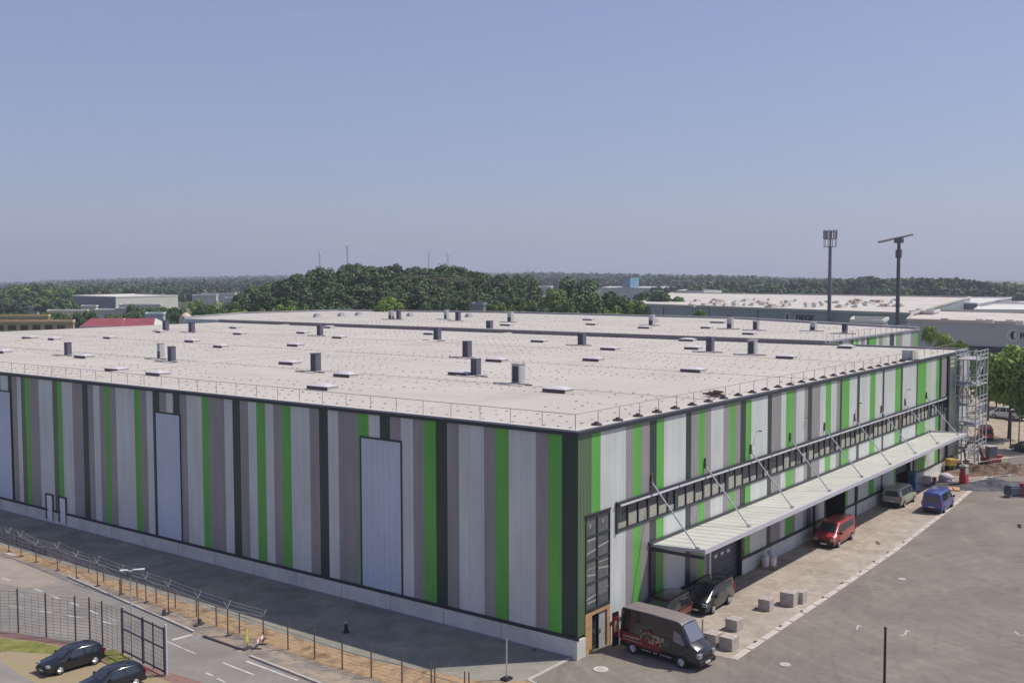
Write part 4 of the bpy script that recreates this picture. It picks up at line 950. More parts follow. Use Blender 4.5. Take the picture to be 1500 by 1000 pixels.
# ------------------------------------------------------------------ far corner: scaffold stair, site toilets, machines
def scaffold():
    x0, x1, y0, y1 = 76.6, 81.6, -2.7, -.45
    root = thing('stair_tower', 'tall galvanised scaffold stair tower against the far end of the hall', 'scaffold tower', (x0, y1, 0)); o_ = (x0, y1, 0)
    for x in (x0, x0+1.7, x0+3.3, x1):
        for y in (y0, y1):
            b = MB(); b.tube((x, y, 0), (x, y, 13.4), .07, .07, 6); b.build('standard', m_steel, root, o_)
    for z in (2.2, 4.9, 7.2, 9.5, 12.4):
        b = MB(); b.box(x0, x1, y0, y1, z, z+.08, 1) if z in (4.9, 9.5, 12.4) else b.box(x0, x0+1.6, y0, y1, z, z+.08, 1)
        for zz in (0, .5, 1.0):
            b.tube((x0, y0, z+zz), (x1, y0, z+zz), .04, .04, 5, 0); b.tube((x0, y1, z+zz), (x1, y1, z+zz), .035, .035, 5, 0); b.tube((x0, y0, z+zz), (x0, y1, z+zz), .04, .04, 5, 0)
        b.build('platform', [m_steel, mat('deck_grey', (.36, .34, .33), .7) if 'deck_grey' not in bpy.data.materials else bpy.data.materials['deck_grey']], root, o_)
    for i, z in enumerate((0, 2.45, 4.9, 7.2, 9.5)):
        z2 = (2.45, 4.9, 7.2, 9.5, 12.4)[i]; a, c = (x0+.4, x1-.6) if i % 2 == 0 else (x1-.6, x0+.4); yy = y0+.15 if i % 2 == 0 else y0+1.5
        b = MB()
        for s in (0, 1.0):
            b.tube((a, yy+s, z+.1), (c, yy+s, z2+.05), .07, .07, 5); b.tube((a, yy+s, z+1.0), (c, yy+s, z2+.95), .04, .04, 5)
        for k in range(1, 11):
            t = k/11; b.box(a+(c-a)*t-.14, a+(c-a)*t+.14, yy, yy+1.0, z+.1+(z2-z)*t-.02, z+.1+(z2-z)*t+.02)
        b.build('stair_flight', m_steel if i != 3 else mat('flight_rust', (.42, .27, .22), .7, .2, 3), root, o_)
    b = MB()
    for z in (0, 4.9, 9.5): b.tube((x0, y0, z), (x0+2.2, y0, z+4.0), .03, .03, 5); b.tube((x1, y0, z), (x0+3.3, y0, z+3.5), .03, .03, 5)
    b.build('brace', m_steel, root, o_)
scaffold()
def toilet(px, py, wpx, hpx, label, c1, c2, split=.55):
    g = G(px, py); d = float(np.dot(g-CAM, _f)); w = wpx*d/FPX*.8; h = hpx*d/FPX
    r = thing('portable_toilet', label, 'portable toilet', (g[0], g[1], .006), -.15)
    b = MB(); b.box(-w/2, w/2, -w/2, w/2, .08, h*split, 0); b.box(-w/2+.02, w/2-.02, -w/2+.02, w/2-.02, h*split, h*.92, 1); b.build('cabin', [c1, c2], r, bevel=.03)
    b = MB(); b.box(-w/2-.04, w/2+.04, -w/2-.04, w/2+.04, h*.92, h*.96); b.box(-w/2+.15, w/2-.15, -w/2+.1, w/2-.1, h*.96, h); b.tube((w/2-.2, w/2-.2, h*.95), (w/2-.2, w/2-.2, h*1.08), .05, .05, 6); b.build('cap', c2, r)
    b = MB(); b.box(-w/2-.02, -w/2-.001, -w/2+.15, w/2-.15, .18, h*.86, 0); b.box(-w/2-.04, -w/2-.021, w/2-.3, w/2-.22, h*.45, h*.5, 1); b.build('door', [c1, m_black], r)
    b = MB(); b.box(-w/2-.06, w/2+.06, -w/2-.06, w/2+.06, 0, .08); b.build('skid', m_postd, r)
toilet(1411.5, 711, 12.5, 31, 'red portable toilet with pale upper half near the apron end', mat('toilet_red', (.50, .045, .05), .5, .1, 2), mat('toilet_pale', (.42, .47, .40), .6, .1, 2))
toilet(1338, 720, 15, 31, 'blue portable toilet with grey green top beside the hall wall', mat('toilet_blue', (.04, .12, .30), .5, .2, 2), mat('toilet_teal', (.16, .24, .26), .6, .1, 2), .5)
def crate(px, py, wpx, hpx, label, m, name='crate', cat='crate', dpx=None, rz=0.0):
    g = G(px, py); d = float(np.dot(g-CAM, _f)); w = wpx*d/FPX*.75; h = hpx*d/FPX*.85
    b = MB(); b.box(-w/2, w/2, -w/2, w/2, .08, h); b.box(-w/2-.02, w/2+.02, -w/2-.02, w/2+.02, h*.86, h*.92)
    for x in (-w/2, w/2-.1): b.box(x, x+.1, -w/2+.02, w/2-.02, 0, .08)
    o = b.build(name, m, bevel=.02); o.location = (g[0]+w*.3, g[1], .008); o.rotation_euler = (0, 0, rz); tag(o, label, cat)
crate(1356, 709, 15, 13, 'low pinkish white box next to the blue toilet', mat('box_pink', (.60, .50, .47), .7, .1, 2))
crate(1368, 710, 7, 13, 'narrow brown box right of the pinkish white one', mat('box_brown', (.20, .12, .12), .7, .2, 2))
b = MB(); g = G(1385, 706); b.sphere((0, 0, .5), .75, 0, 12, 8, (1, 1, .68)); b.box(-.6, .6, -.6, .6, 0, .35)
tag(b.build('bulk_bag', mat('bag_white', (.52, .44, .50), .8, .15, 2), smooth=True), 'white bulk bag on the apron end left of the red toilet', 'bulk bag').location = (g[0], g[1], .01)
b = MB(); g = G(1401, 716); b.box(-1.2, 1.2, -.3, .3, 0, .12); b.box(-1.2, .6, .4, .8, 0, .1); o = b.build('timber_stack', m_wood); o.location = (g[0], g[1], .01); o.rotation_euler = (0, 0, .3); tag(o, 'flat planks lying in front of the red toilet', 'timber')
# yellow wheel dumper
g = G(1397, 690); r = thing('dumper', 'small yellow dumper parked by the stair tower', 'construction machine', (g[0], g[1], .006), 2.6); r.scale = (.68, .72, .85)
b = MB(); b.prism([(-1.1, -.6), (.3, -.6), (.3, .6), (-1.1, .6)], .55, 1.15); b.build('chassis', m_black, r, bevel=.05)
b = MB(); b.prism([(.1, -.7), (1.3, -.6), (1.3, .6), (.1, .7)], .8, 1.7, 0); b.build('skip', mat('machine_yellow', (.62, .38, .06), .5, .15, 2), r, bevel=.06)
b = MB(); b.box(-1.0, -.3, -.4, .4, 1.15, 1.5); b.tube((-.9, -.5, 1.1), (-.9, -.5, 2.3), .04, .04, 5); b.tube((-.9, .5, 1.1), (-.9, .5, 2.3), .04, .04, 5); b.tube((-.9, -.5, 2.3), (-.9, .5, 2.3), .04, .04, 5); b.build('roll_bar', bpy.data.materials['machine_yellow'], r)
for x in (-.8, .8):
    for y in (-.65, .65):
        b = MB(); b.tube((x, y-.15, .4), (x, y+.15, .4), .4, .4, 14); b.build('wheel', m_rubber, r)
# excavator
g = G(1450, 684); r = thing('excavator', 'red and grey mini excavator with brown bent boom beyond the soil heap', 'excavator', (g[0], g[1], .01), math.radians(140)); r.scale = (.82, .82, .88)
ex_red = mat('excavator_red', (.40, .07, .06), .5, .15, 2)
for y in (-.85, .85):
    b = MB(); b.prism([(-1.1, y-.2), (1.1, y-.2), (1.1, y+.2), (-1.1, y+.2)], .05, .6); b.build('track', m_rubber, r, bevel=.15)
b = MB(); b.prism([(-1.3, -.95), (.9, -.95), (.9, .95), (-1.1, 1.0)], .7, 1.3, 0); b.prism([(-1.35, -.9), (-.6, -.9), (-.6, .9), (-1.35, .9)], 1.3, 1.7, 0); b.build('house', ex_red, r, bevel=.08)
b = MB(); b.prism([(-.5, -.1), (.7, -.1), (.7, .85), (-.5, .85)], 1.3, 2.75, 0); b.box(-.55, .75, -.15, .9, 2.75, 2.83, 1); b.build('cab', [mat('cab_glass', (.16, .17, .18), .15), m_boxl], r)
b = MB(); pp = [(.8, -.4, 1.2), (1.7, -.4, 3.1), (3.0, -.4, 3.5), (3.9, -.4, 2.4)]
for a, c in zip(pp[:-1], pp[1:]): b.tube(a, c, .17, .15, 6)
b.tube((1.0, -.4, 1.3), (1.9, -.4, 2.9), .07, .07, 6); b.build('boom', mat('boom_brown', (.13, .07, .06), .6), r)
b = MB(); b.tube((3.9, -.4, 2.4), (3.6, -.4, .9), .13, .11, 6); b.build('stick', bpy.data.materials['boom_brown'], r)
b = MB(); b.prism([(3.2, -.75), (3.8, -.75), (3.8, -.05), (3.2, -.05)], .35, .95); b.build('bucket', m_postd, r, bevel=.08)
# distant red van and white van, cars under the trees
def at_px(px, py): g = G(px, py); return (g[0], g[1], .012)
vehicle('minivan', 'dull red van with pale roof far behind the stair tower', 'van', at_px(1443, 643), .3, bus_spec(4.6, .9, 1.9), m_vred)
vehicle('minivan', 'white van half hidden in the shade of the roadside trees', 'van', at_px(1474, 613), 1.3, bus_spec(4.8, .92, 1.9), paint('white_van', (.7, .7, .72)))
vehicle('hatchback', 'dark car at the right edge on the sunny paving', 'car', at_px(1503, 662), 1.0, HATCH, m_car)
# soil heap, rubble
def mound(name, label, cat, poly_c, rx, ry, h, m, n=34, seed=1, kind=None, rz=0):
    r = np.random.default_rng(seed); xs = np.linspace(-1.25, 1.25, n); v = []; f = []
    ph = r.uniform(0, 6, 12)
    for j, y in enumerate(xs):
        for i, x in enumerate(xs):
            q = math.exp(-(x*x+y*y)*1.9)*(1+.35*math.sin(5*x+ph[0])*math.cos(4*y+ph[1])+.22*math.sin(11*x+ph[2]+3*y)+.15*r.normal()*.9)
            e = max(0, 1-max(abs(x), abs(y))/1.25); v.append((x*rx, y*ry, h*max(q, 0)*min(1, e*4)-.02))
    for j in range(n-1):
        for i in range(n-1): a = j*n+i; f.append((a, a+1, a+n+1, a+n))
    me = bpy.data.meshes.new(name); me.from_pydata(v, [], f); me.materials.append(m); o = bpy.data.objects.new(name, me); COL.objects.link(o); o.location = poly_c; o.rotation_euler = (0, 0, rz); tag(o, label, cat, kind=kind); return o
m_soil = ground_mat('dug_soil', ((.3, (.10, .06, .04)), (.5, (.19, .125, .085)), (.7, (.28, .20, .14))), .9, bump=1)
m_rub = ground_mat('dark_rubble', ((.3, (.05, .05, .06)), (.5, (.09, .09, .10)), (.75, (.17, .16, .16))), 1.3, bump=1)
g = G(1440, 692); mound('soil_heap', 'long brown heap of dug soil behind the red toilet', 'soil heap', (g[0], g[1], 0), 4.2, 2.0, .9, m_soil, seed=3, rz=-.9)
g = G(1478, 690); mound('soil_heap', 'brown soil heap at the right edge under the site fence', 'soil heap', (g[0], g[1], 0), 4.6, 2.6, .8, m_soil, seed=5, rz=-.8)
g = G(1462, 712); mound('rubble', 'dark broken asphalt spread at the end of the yard', None, (g[0], g[1], 0), 7, 2.4, .5, m_rub, seed=8, kind='stuff', rz=-.95)
# generator trailer and red drum at the right edge
g = G(1487, 727); r = thing('generator', 'dark blue grey generator on skids at the right edge of the yard', 'generator', (g[0], g[1], .004), -.6)
b = MB(); b.box(-1.0, 1.0, -.5, .5, .25, 1.0); b.box(-.9, .3, -.4, .4, 1.0, 1.15); b.build('housing', mat('gen_blue', (.08, .09, .13), .5, .2, 2), r, bevel=.05)
b = MB(); b.box(-1.1, 1.1, -.45, -.3, 0, .1); b.box(-1.1, 1.1, .3, .45, 0, .1); b.box(-.9, -.8, -.45, .45, .1, .25); b.box(.8, .9, -.45, .45, .1, .25); b.build('skid', m_steel, r)
g = G(1499, 727); b = MB(); b.tube((0, 0, 0), (0, 0, 1.35), .42, .42, 16); b.tube((0, 0, .45), (0, 0, .5), .44, .44, 16); b.tube((0, 0, .9), (0, 0, .95), .44, .44, 16); o = b.build('drum', mat('drum_red', (.33, .06, .045), .5, .15, 2)); o.location = (g[0], g[1], 0); tag(o, 'rusty red drum cut by the right edge of the photo', 'drum')
# site fence panels
pp = [(1398, 700), (1424, 706), (1452, 700), (1478, 697), (1506, 692)]
for i in range(4):
    a = G(*pp[i]); c = G(*pp[i+1]); r = thing('site_fence', ['mesh site fence panel nearest the red toilet', 'second mesh site fence panel in front of the excavator', 'third mesh site fence panel right of the excavator', 'mesh site fence panel cut by the right photo edge'][i], 'fence panel', (a[0], a[1], 0), 0, 'mesh site fence panels at the dig')
    o_ = (a[0], a[1], 0); b = MB(); b.tube((a[0], a[1], 0), (a[0], a[1], 2), .025, .025, 5); b.tube((c[0], c[1], 0), (c[0], c[1], 2), .025, .025, 5); b.tube((a[0], a[1], 2), (c[0], c[1], 2), .025, .025, 5); b.tube((a[0], a[1], .15), (c[0], c[1], .15), .025, .025, 5); b.build('panel_frame', m_steel, r, o_)
    b = MB(); wires(b, a, c, .2, 1.95, 5, .35, .008); b.build('wire_mesh', m_wire_d, r, o_)
    b = MB(); b.box(a[0]-.35, a[0]+.35, a[1]-.12, a[1]+.12, 0, .14); b.build('foot', m_conc, r, o_)
# lamp posts on the far paving
for px, py, top, l in ((1480, 655, 600, 'dark slim lamp post on the sunny paving'), (1492, 662, 610, 'second slim lamp post at the right edge of the paving')):
    g = G(px, py); d = float(np.dot(g-CAM, _f)); h = (py-top)*d/FPX; r = thing('street_lamp', l, 'street lamp', (g[0], g[1], .01)); b = MB(); b.tube((0, 0, 0), (0, 0, h), .09, .06, 8); b.build('pole', m_postd, r)
    b = MB(); b.box(-.1, .9, -.1, .1, h-.05, h+.06); b.build('lamp_head', m_steel, r)

# ------------------------------------------------------------------ vegetation
def leaf_mat(name, dark, light, scale=.35):
    m, t, b = new_mat(name); L = t.links; tc = t.nodes.new('ShaderNodeTexCoord'); oi = t.nodes.new('ShaderNodeObjectInfo')
    ad = t.nodes.new('ShaderNodeVectorMath'); ad.operation = 'ADD'; L.new(tc.outputs['Object'], ad.inputs[0]); L.new(oi.outputs['Location'], ad.inputs[1])
    n = t.nodes.new('ShaderNodeTexNoise'); n.inputs['Scale'].default_value = scale; n.inputs['Detail'].default_value = 6; n.inputs['Roughness'].default_value = .7; L.new(ad.outputs[0], n.inputs['Vector'])
    r = t.nodes.new('ShaderNodeValToRGB'); r.color_ramp.elements[0].position = .33; r.color_ramp.elements[1].position = .68
    r.color_ramp.elements[0].color = tuple(dark)+(1,); r.color_ramp.elements[1].color = tuple(light)+(1,)
    L.new(n.outputs[0], r.inputs[0]); L.new(r.outputs[0], b.inputs['Base Color']); b.inputs['Roughness'].default_value = .65; b.inputs['Specular IOR Level'].default_value = .2
    return m
m_leaf = leaf_mat('leaf_dark', (0.0426, 0.0948, 0.0348), (0.1094, 0.1732, 0.0574))
m_leaf2 = leaf_mat('leaf_mid', (0.0710, 0.1420, 0.0341), (0.1872, 0.2652, 0.0655))
m_leaf3 = leaf_mat('leaf_bright', (0.0798, 0.1515, 0.0251), (0.2712, 0.3828, 0.0754), .5)
m_leaf5 = leaf_mat('leaf_wood', (0.0460, 0.0963, 0.0395), (0.1159, 0.1692, 0.0676), .12)
m_leaf6 = leaf_mat('leaf_wood_light', (0.0440, 0.0792, 0.0242), (0.1265, 0.1650, 0.0550), .15)
m_leaf7 = leaf_mat('leaf_wood_deep', (0.0225, 0.0450, 0.0236), (0.0688, 0.1025, 0.0473), .15)
m_leaf8 = leaf_mat('leaf_far_light', (.045, .075, .035), (.10, .13, .06), .06)
m_leaf4 = leaf_mat('leaf_far', (0.0420, 0.0750, 0.0410), (0.0930, 0.1320, 0.0662), .06)
def lobes(r, n, rad, sq):
    c = r.normal(size=(n, 3)); c /= np.linalg.norm(c, axis=1)[:, None]; c *= (r.uniform(.25, .78, n))[:, None]; c[:, 2] *= .9
    return c*np.array([rad, rad, rad*sq]), r.uniform(.30, .52, n)*rad
def crown_pts(seed, nleaf, rad, sq=.95, nl=16):
    r = np.random.default_rng(seed); c, lr = lobes(r, nl, rad, sq); k = r.integers(0, nl, nleaf)
    d = r.normal(size=(nleaf, 3)); d /= np.linalg.norm(d, axis=1)[:, None]; d[:, 2] = np.where(d[:, 2] < -.35, -d[:, 2], d[:, 2])
    p = c[k]+d*(lr[k]*r.uniform(.70, 1.02, nleaf))[:, None]
    nrm = d+r.normal(size=(nleaf, 3))*.45; nrm /= np.linalg.norm(nrm, axis=1)[:, None]
    return p, nrm
def quads(p, nrm, size, r):
    n = len(p); a = r.normal(size=(n, 3)); u = np.cross(nrm, a); u /= np.linalg.norm(u, axis=1)[:, None]; w = np.cross(nrm, u)
    s = (size*r.uniform(.6, 1.35, n))[:, None]; w = w*s*.62; u = u*s
    return np.stack([p-u, p-w, p+u*.9, p+w], 1).reshape(-1, 3)
def quad_mesh(name, v, m):
    n = len(v)//4; me = bpy.data.meshes.new(name); me.vertices.add(len(v)); me.vertices.foreach_set('co', v.astype(np.float32).ravel())
    me.loops.add(4*n); me.loops.foreach_set('vertex_index', np.arange(4*n, dtype=np.int32)); me.polygons.add(n)
    me.polygons.foreach_set('loop_start', np.arange(0, 4*n, 4, dtype=np.int32)); me.polygons.foreach_set('loop_total', np.full(n, 4, np.int32))
    me.materials.append(m); me.update(calc_edges=True); me.validate(); return me
def tree_meshes(seed, nleaf, leaf, m, rad=1.0, sq=.95, nl=16):
    r = np.random.default_rng(seed+100); p, nn = crown_pts(seed, nleaf, rad, sq, nl); p[:, 2] += 1.15
    cm = quad_mesh('crown', quads(p, nn, leaf, r), m)
    b = MB(); b.tube((0, 0, 0), (.02, .01, .75), .075, .05, 7)
    for k in range(6):
        a = k*1.05; b.tube((.01, .01, .45+.06*k), (.5*math.cos(a), .5*math.sin(a), 1.0+.1*(k % 3)), .030, .010, 5)
    me = bpy.data.meshes.new('trunk'); me.from_pydata(b.v, [], b.f); me.materials.append(m_bark); return cm, me
NEAR = [tree_meshes(i, 5200, .062, [m_leaf3, m_leaf2, m_leaf3][i % 3], nl=26) for i in range(4)]
MIDT = [tree_meshes(20+i, 3000, .075, [m_leaf, m_leaf2, m_leaf][i % 3], nl=16) for i in range(5)]
LITE = [tree_meshes(40+i, 2200, .08, m_leaf3, nl=12) for i in range(2)]
def tree(lib, i, px, py_top, dist, wpx, label, group=None, zscale=None):
    """crown spans wpx pixels at that distance and reaches up to py_top"""
    g = D3(px, 500, dist); ztop = zat(py_top, dist, px); w = wpx*dist/FPX/2/.95
    cm, tm = lib[i % len(lib)]; o = thing('tree', label, 'tree', (g[0], g[1], 0), random.uniform(0, 6), group)
    cs = min(ztop/2.05, w*(1.5 if lib is NEAR else 1.2))
    c = bpy.data.objects.new('crown', cm); COL.objects.link(c); c.parent = o; c.scale = (w, w, cs); c.location = (0, 0, ztop-2.05*cs)
    c = bpy.data.objects.new('trunk', tm); COL.objects.link(c); c.parent = o; c.scale = (w*.8, w*.8, (ztop-cs*.8)/1.1)
    return o
# roadside trees at the right edge
for i, (px, top, dist, w, l) in enumerate(((1482, 506, 142, 92, 'broad bright green roadside tree just right of the stair tower'), (1516, 514, 132, 80, 'bright green roadside tree cut by the right photo edge'),
        (1450, 522, 160, 52, 'smaller green tree directly behind the stair tower'), (1490, 545, 172, 60, 'darker roadside tree behind the broad bright one'), (1462, 575, 176, 36, 'low tree in the shade behind the stair tower'), (1507, 570, 165, 44, 'low tree under the right edge canopy'),
        (1385, 488, 190, 34, 'round green tree behind the right end of the rear hall'), (1362, 476, 200, 24, 'dark tree left of the round one, at the rear hall corner'), (1406, 498, 188, 26, 'low green tree sloping down from the rear hall corner'), (1424, 512, 182, 30, 'pale green shrub like tree above the stair tower'))):
    tree(NEAR, i, px, top, dist, w, l)
for i, (px, top, dist, w, l) in enumerate(((1500, 586, 160, 34, 'low bush like tree under the right edge trees'), (1466, 600, 178, 24, 'dark low bush right of the stair tower foot'), (1446, 556, 170, 30, 'narrow green tree filling the gap beside the stair tower'), (1484, 566, 165, 46, 'dense green tree below the broad bright one'))):
    tree(NEAR, i+1, px, top, dist, w, l)
# trees poking up in front of the long grey wall
for i, (px, top, w, l) in enumerate(((944, 448, 26, 'dark bush like tree before the left end of the long grey wall'), (1026, 452, 20, 'dark tree top before the long grey wall, left of centre'), (1064, 461, 18, 'low green tree top before the grey wall'), (1005, 462, 12, 'tiny tree top between two larger ones before the grey wall'))):
    tree(MIDT, i, px, top, 230, w, l)
# middle distance trees, right of the wood
k = 0
for px, top, dist, w in ((845, 408, 300, 62), (815, 420, 290, 34), (880, 425, 285, 50), (905, 432, 280, 40), (925, 434, 280, 36), (865, 440, 270, 44), (895, 446, 262, 34), (830, 440, 268, 40), (962, 424, 420, 44), (985, 430, 420, 34), (940, 430, 430, 30),
                         (775, 437, 290, 26), (790, 446, 275, 28), (742, 430, 300, 36), (728, 440, 280, 26), (765, 402, 420, 30), (757, 452, 262, 22)):
    tree(MIDT, k, px, top, dist, w*1.25, 'green tree standing between the big wood and the blue tower', 'trees between the wood and the blue tower'); k += 1
for px, top, dist, w in ((420, 444, 270, 30), (447, 444, 268, 30), (570, 432, 265, 46), (385, 452, 262, 20), (743, 452, 262, 20)):
    tree(LITE, k, px, top, dist, w, 'pale green round shrub in front of the dark wood', 'pale shrubs before the wood'); k += 1
for px, top, dist, w in ((365, 424, 330, 40), (345, 441, 300, 34), (318, 440, 305, 30), (300, 446, 320, 30), (330, 452, 285, 26), (352, 450, 280, 30), (395, 425, 330, 40), (380, 412, 345, 36), (290, 436, 420, 22)):
    tree(MIDT if k % 3 else LITE, k, px, top, dist, w*1.25, 'green tree left of the big wood behind the hall', 'trees left of the big wood'); k += 1
for px, top, dist, w in ((80, 456, 380, 24), (92, 457, 380, 22), (115, 456, 380, 24), (128, 452, 385, 22), (138, 457, 380, 18), (165, 458, 372, 20), (200, 445, 390, 34), (222, 450, 395, 24), (248, 446, 400, 24), (262, 450, 380, 20), (240, 455, 370, 16), (20, 456, 450, 18), (40, 455, 450, 14), (66, 455, 440, 12), (290, 452, 350, 16),
                         (30, 415, 640, 50), (12, 422, 600, 40), (60, 415, 640, 46), (85, 418, 630, 40), (95, 428, 600, 34), (70, 432, 560, 36), (45, 432, 560, 30), (8, 436, 560, 34)):
    tree(MIDT, k, px, top, dist, w*1.2, 'tree among the low buildings at the far left', 'trees among the left buildings'); k += 1

# big dark wood and far forest: masses of crowns
def forest(name, label, spots, nleaf, leafsize, m, seed, core=True):
    r = np.random.default_rng(seed); V = []; base = []; MI = []; m = m if isinstance(m, list) else [m]
    for s in range(5):
        p, nn = crown_pts(300+s+seed, nleaf, 1.0, .95, 12); base.append((p, nn))
    cb = MB()
    for (x, y, z, w, h) in spots:
        p, nn = base[r.integers(0, 5)]; a = r.uniform(0, 6.28); c, s_ = math.cos(a), math.sin(a); Rm = np.array([[c, -s_, 0], [s_, c, 0], [0, 0, 1]])
        P = p@Rm.T; N = nn@Rm.T; vz = min(h*.48, w*1.05); P = P*np.array([w, w, vz])+np.array([x, y, z+h-vz*.92]); V.append(quads(P, N, leafsize*w, r)); MI.append(np.full(len(P), r.integers(0, len(m)), np.int32))
        
    me = quad_mesh(name, np.concatenate(V), m[0]); [me.materials.append(q) for q in m[1:]]; me.polygons.foreach_set('material_index', np.concatenate(MI)[:len(me.polygons)])
    o = bpy.data.objects.new(name, me); COL.objects.link(o); tag(o, label, kind='stuff')
    return o
spots = []
prof = [(385, 428), (400, 415), (415, 405), (430, 400), (455, 396), (475, 390), (500, 388), (520, 384), (540, 382), (560, 384), (580, 388), (600, 389), (640, 390), (672, 387), (690, 391), (710, 397), (735, 401), (760, 406), (785, 415)]
px_ = [a for a, _ in prof]; py_ = [c for _, c in prof]
rr_ = np.random.default_rng(3)
for row, (dist, drop) in enumerate(((292, 44), (298, 34), (304, 25), (312, 17), (322, 9), (336, 3), (350, 0), (362, 1))):
    px = 388+rr_.uniform(0, 8)
    while px < 785:
        top = np.interp(px, px_, py_)+drop+rr_.uniform(-1, 6); zt = zat(top, dist, px); g = D3(px, 500, dist+rr_.uniform(-4, 4)); w = rr_.uniform(3.6, 5.8)
        if zt > 4: spots.append((g[0], g[1], 0, w, zt))
        px += rr_.uniform(11, 19) if row else rr_.uniform(14, 26)
forest('wood', 'large dark green wood rising behind the hall roofs', spots, 1500, .092, [m_leaf5, m_leaf5, m_leaf6, m_leaf7, m_leaf5], 1)
# far woodland belts (individual crowns too small to tell apart)
def belt(dist, px0, px1, prof, h0, step, wr, rows=1, jit=2.5):
    out = []
    for rw in range(rows):
        px = px0
        while px < px1:
            d = dist*(1+.05*rw)*rr_.uniform(.97, 1.03); top = np.interp(px, [a for a, _ in prof], [c for _, c in prof])+rr_.uniform(-jit*.4, jit)+rw*(-.3)
            zt = zat(top, d, px); g = D3(px, 500, d); w = rr_.uniform(*wr); h = h0
            out.append((g[0], g[1], zt-h, w, h)); px += rr_.uniform(.7, 1.3)*step
    return out
s = []
s += belt(3600, -60, 1560, [(0, 414), (150, 408), (300, 405), (420, 403), (600, 401), (780, 399), (900, 401), (1120, 405), (1300, 410), (1500, 416)], 30, 5, (11, 17), 2, 1.6)
s += belt(1900, -60, 1560, [(0, 417), (150, 411), (300, 408), (420, 406), (700, 404), (790, 399), (860, 400), (960, 402), (1050, 403), (1100, 404), (1130, 406), (1300, 412), (1500, 418)], 26, 6, (9, 13), 2, 2.2)
s += belt(1150, -60, 420, [(0, 424), (150, 415), (300, 413), (420, 409)], 24, 8, (6, 9), 3, 3)
s += belt(1250, 740, 1560, [(740, 410), (860, 406), (900, 408), (980, 405), (1050, 404), (1100, 407), (1160, 409), (1230, 408), (1300, 409), (1330, 407), (1400, 409), (1450, 414), (1560, 420)], 30, 8, (7, 10), 3, 3)
forest('far_woodland', 'hazy belts of far woodland along the horizon', s, 120, .30, [m_leaf4, m_leaf4, m_leaf8], 11)
s = []
s += belt(780, 960, 1560, [(960, 420), (1060, 411), (1130, 412), (1200, 410), (1260, 406), (1310, 405), (1345, 408), (1400, 406), (1440, 412), (1500, 416), (1560, 420)], 24, 9, (5.5, 8), 2, 4)
s += belt(700, 1060, 1560, [(1060, 424), (1130, 422), (1300, 420), (1400, 420), (1500, 424), (1560, 428)], 18, 10, (4.5, 7), 2, 4)
s += belt(820, -60, 330, [(0, 428), (100, 420), (200, 419), (330, 421)], 22, 10, (5, 8), 3, 4)
s += belt(520, -40, 110, [(0, 440), (60, 438), (110, 441)], 12, 11, (3.5, 5), 2, 3)
forest('woodland_edge', 'darker edge of woodland behind the far halls', s, 260, .22, [m_leaf5, m_leaf7, m_leaf6, m_leaf5], 12)

# ------------------------------------------------------------------ far buildings
m_fw = mat('far_wall_grey', (.20, .22, .24), .6, .08, .05); m_fl = mat('far_wall_light', (.52, .51, .46), .7, .06, .05); m_fr = mat('far_roof_white', (.62, .60, .56), .7, .10, .06)
m_fgw = mat('long_wall_grey', (.27, .31, .32), .5, .06, .04); m_fgl = mat('right_wall_grey', (.37, .39, .40), .5, .06, .05)
def fieldroof(t, tc, col): return col
m_gravelroof = mat('cluttered_roof', (.44, .39, .33), .8, c2=(.58, .55, .50), scale=.12, detail=9, stretch=(1, 1, 1))
def corner(px, dist): g = D3(px, 500, dist); return np.array([g[0], g[1]])
def far_building(name, label, cat, pts, ztop, wall, roof, details=None, wall2=None, rim=.5):
    """pts: ground footprint as (px, forward distance)"""
    P = [corner(*q) for q in pts]; o0 = (float(P[0][0]), float(P[0][1]), 0); r = thing(name, label, cat, o0); b = MB()
    n = len(P); ar = sum(P[i][0]*P[(i+1) % n][1]-P[(i+1) % n][0]*P[i][1] for i in range(n)); Q = P if ar > 0 else P[::-1]
    first = (P[0], P[1])
    for i in range(n):
        a, c = Q[i], Q[(i+1) % n]; mm = 0
        if wall2 is not None and not (np.allclose(a, P[0]) and np.allclose(c, P[1]) or np.allclose(a, P[1]) and np.allclose(c, P[0])): mm = 1
        b.poly([(a[0], a[1], 0), (c[0], c[1], 0), (c[0], c[1], ztop), (a[0], a[1], ztop)], mm)
    b.build('wall', [wall, wall2 or wall], r, o0)
    b = MB(); b.poly([(q[0], q[1], ztop-rim*.2) for q in Q]); 
    for i in range(n): b.obox(Q[i], Q[(i+1) % n], .5, ztop-.1, ztop+rim)
    b.build('roof', roof, r, o0)
    return r, o0, P
def band(r, o0, P0, P1, t0, t1, z0, z1, m, name='window', out=.15):
    d = P1-P0; nrm = np.array([d[1], -d[0]])/np.linalg.norm(d)
    if np.dot(nrm, CAM[:2]-P0) < 0: nrm = -nrm
    a = P0+d*t0+nrm*out*.5; c = P0+d*t1+nrm*out*.5; b = MB(); b.obox(a, c, out, z0, z1); return b.build(name, m, r, o0)
m_fdark = mat('far_dark', (.03, .03, .035), .5)
def text_mesh(txt, size):
    cu = bpy.data.curves.new('lettering', 'FONT'); cu.body = txt; cu.size = size; cu.extrude = .05; cu.offset = size*.03
    to = bpy.data.objects.new('lettering_tmp', cu); COL.objects.link(to); bpy.context.view_layer.update()
    me = bpy.data.meshes.new_from_object(to.evaluated_get(bpy.context.evaluated_depsgraph_get())); bpy.data.objects.remove(to); me.name = 'lettering'; return me
m_sign = mat('sign_black', (.012, .012, .02), .5); m_signw = mat('sign_white', (.62, .62, .68), .5)
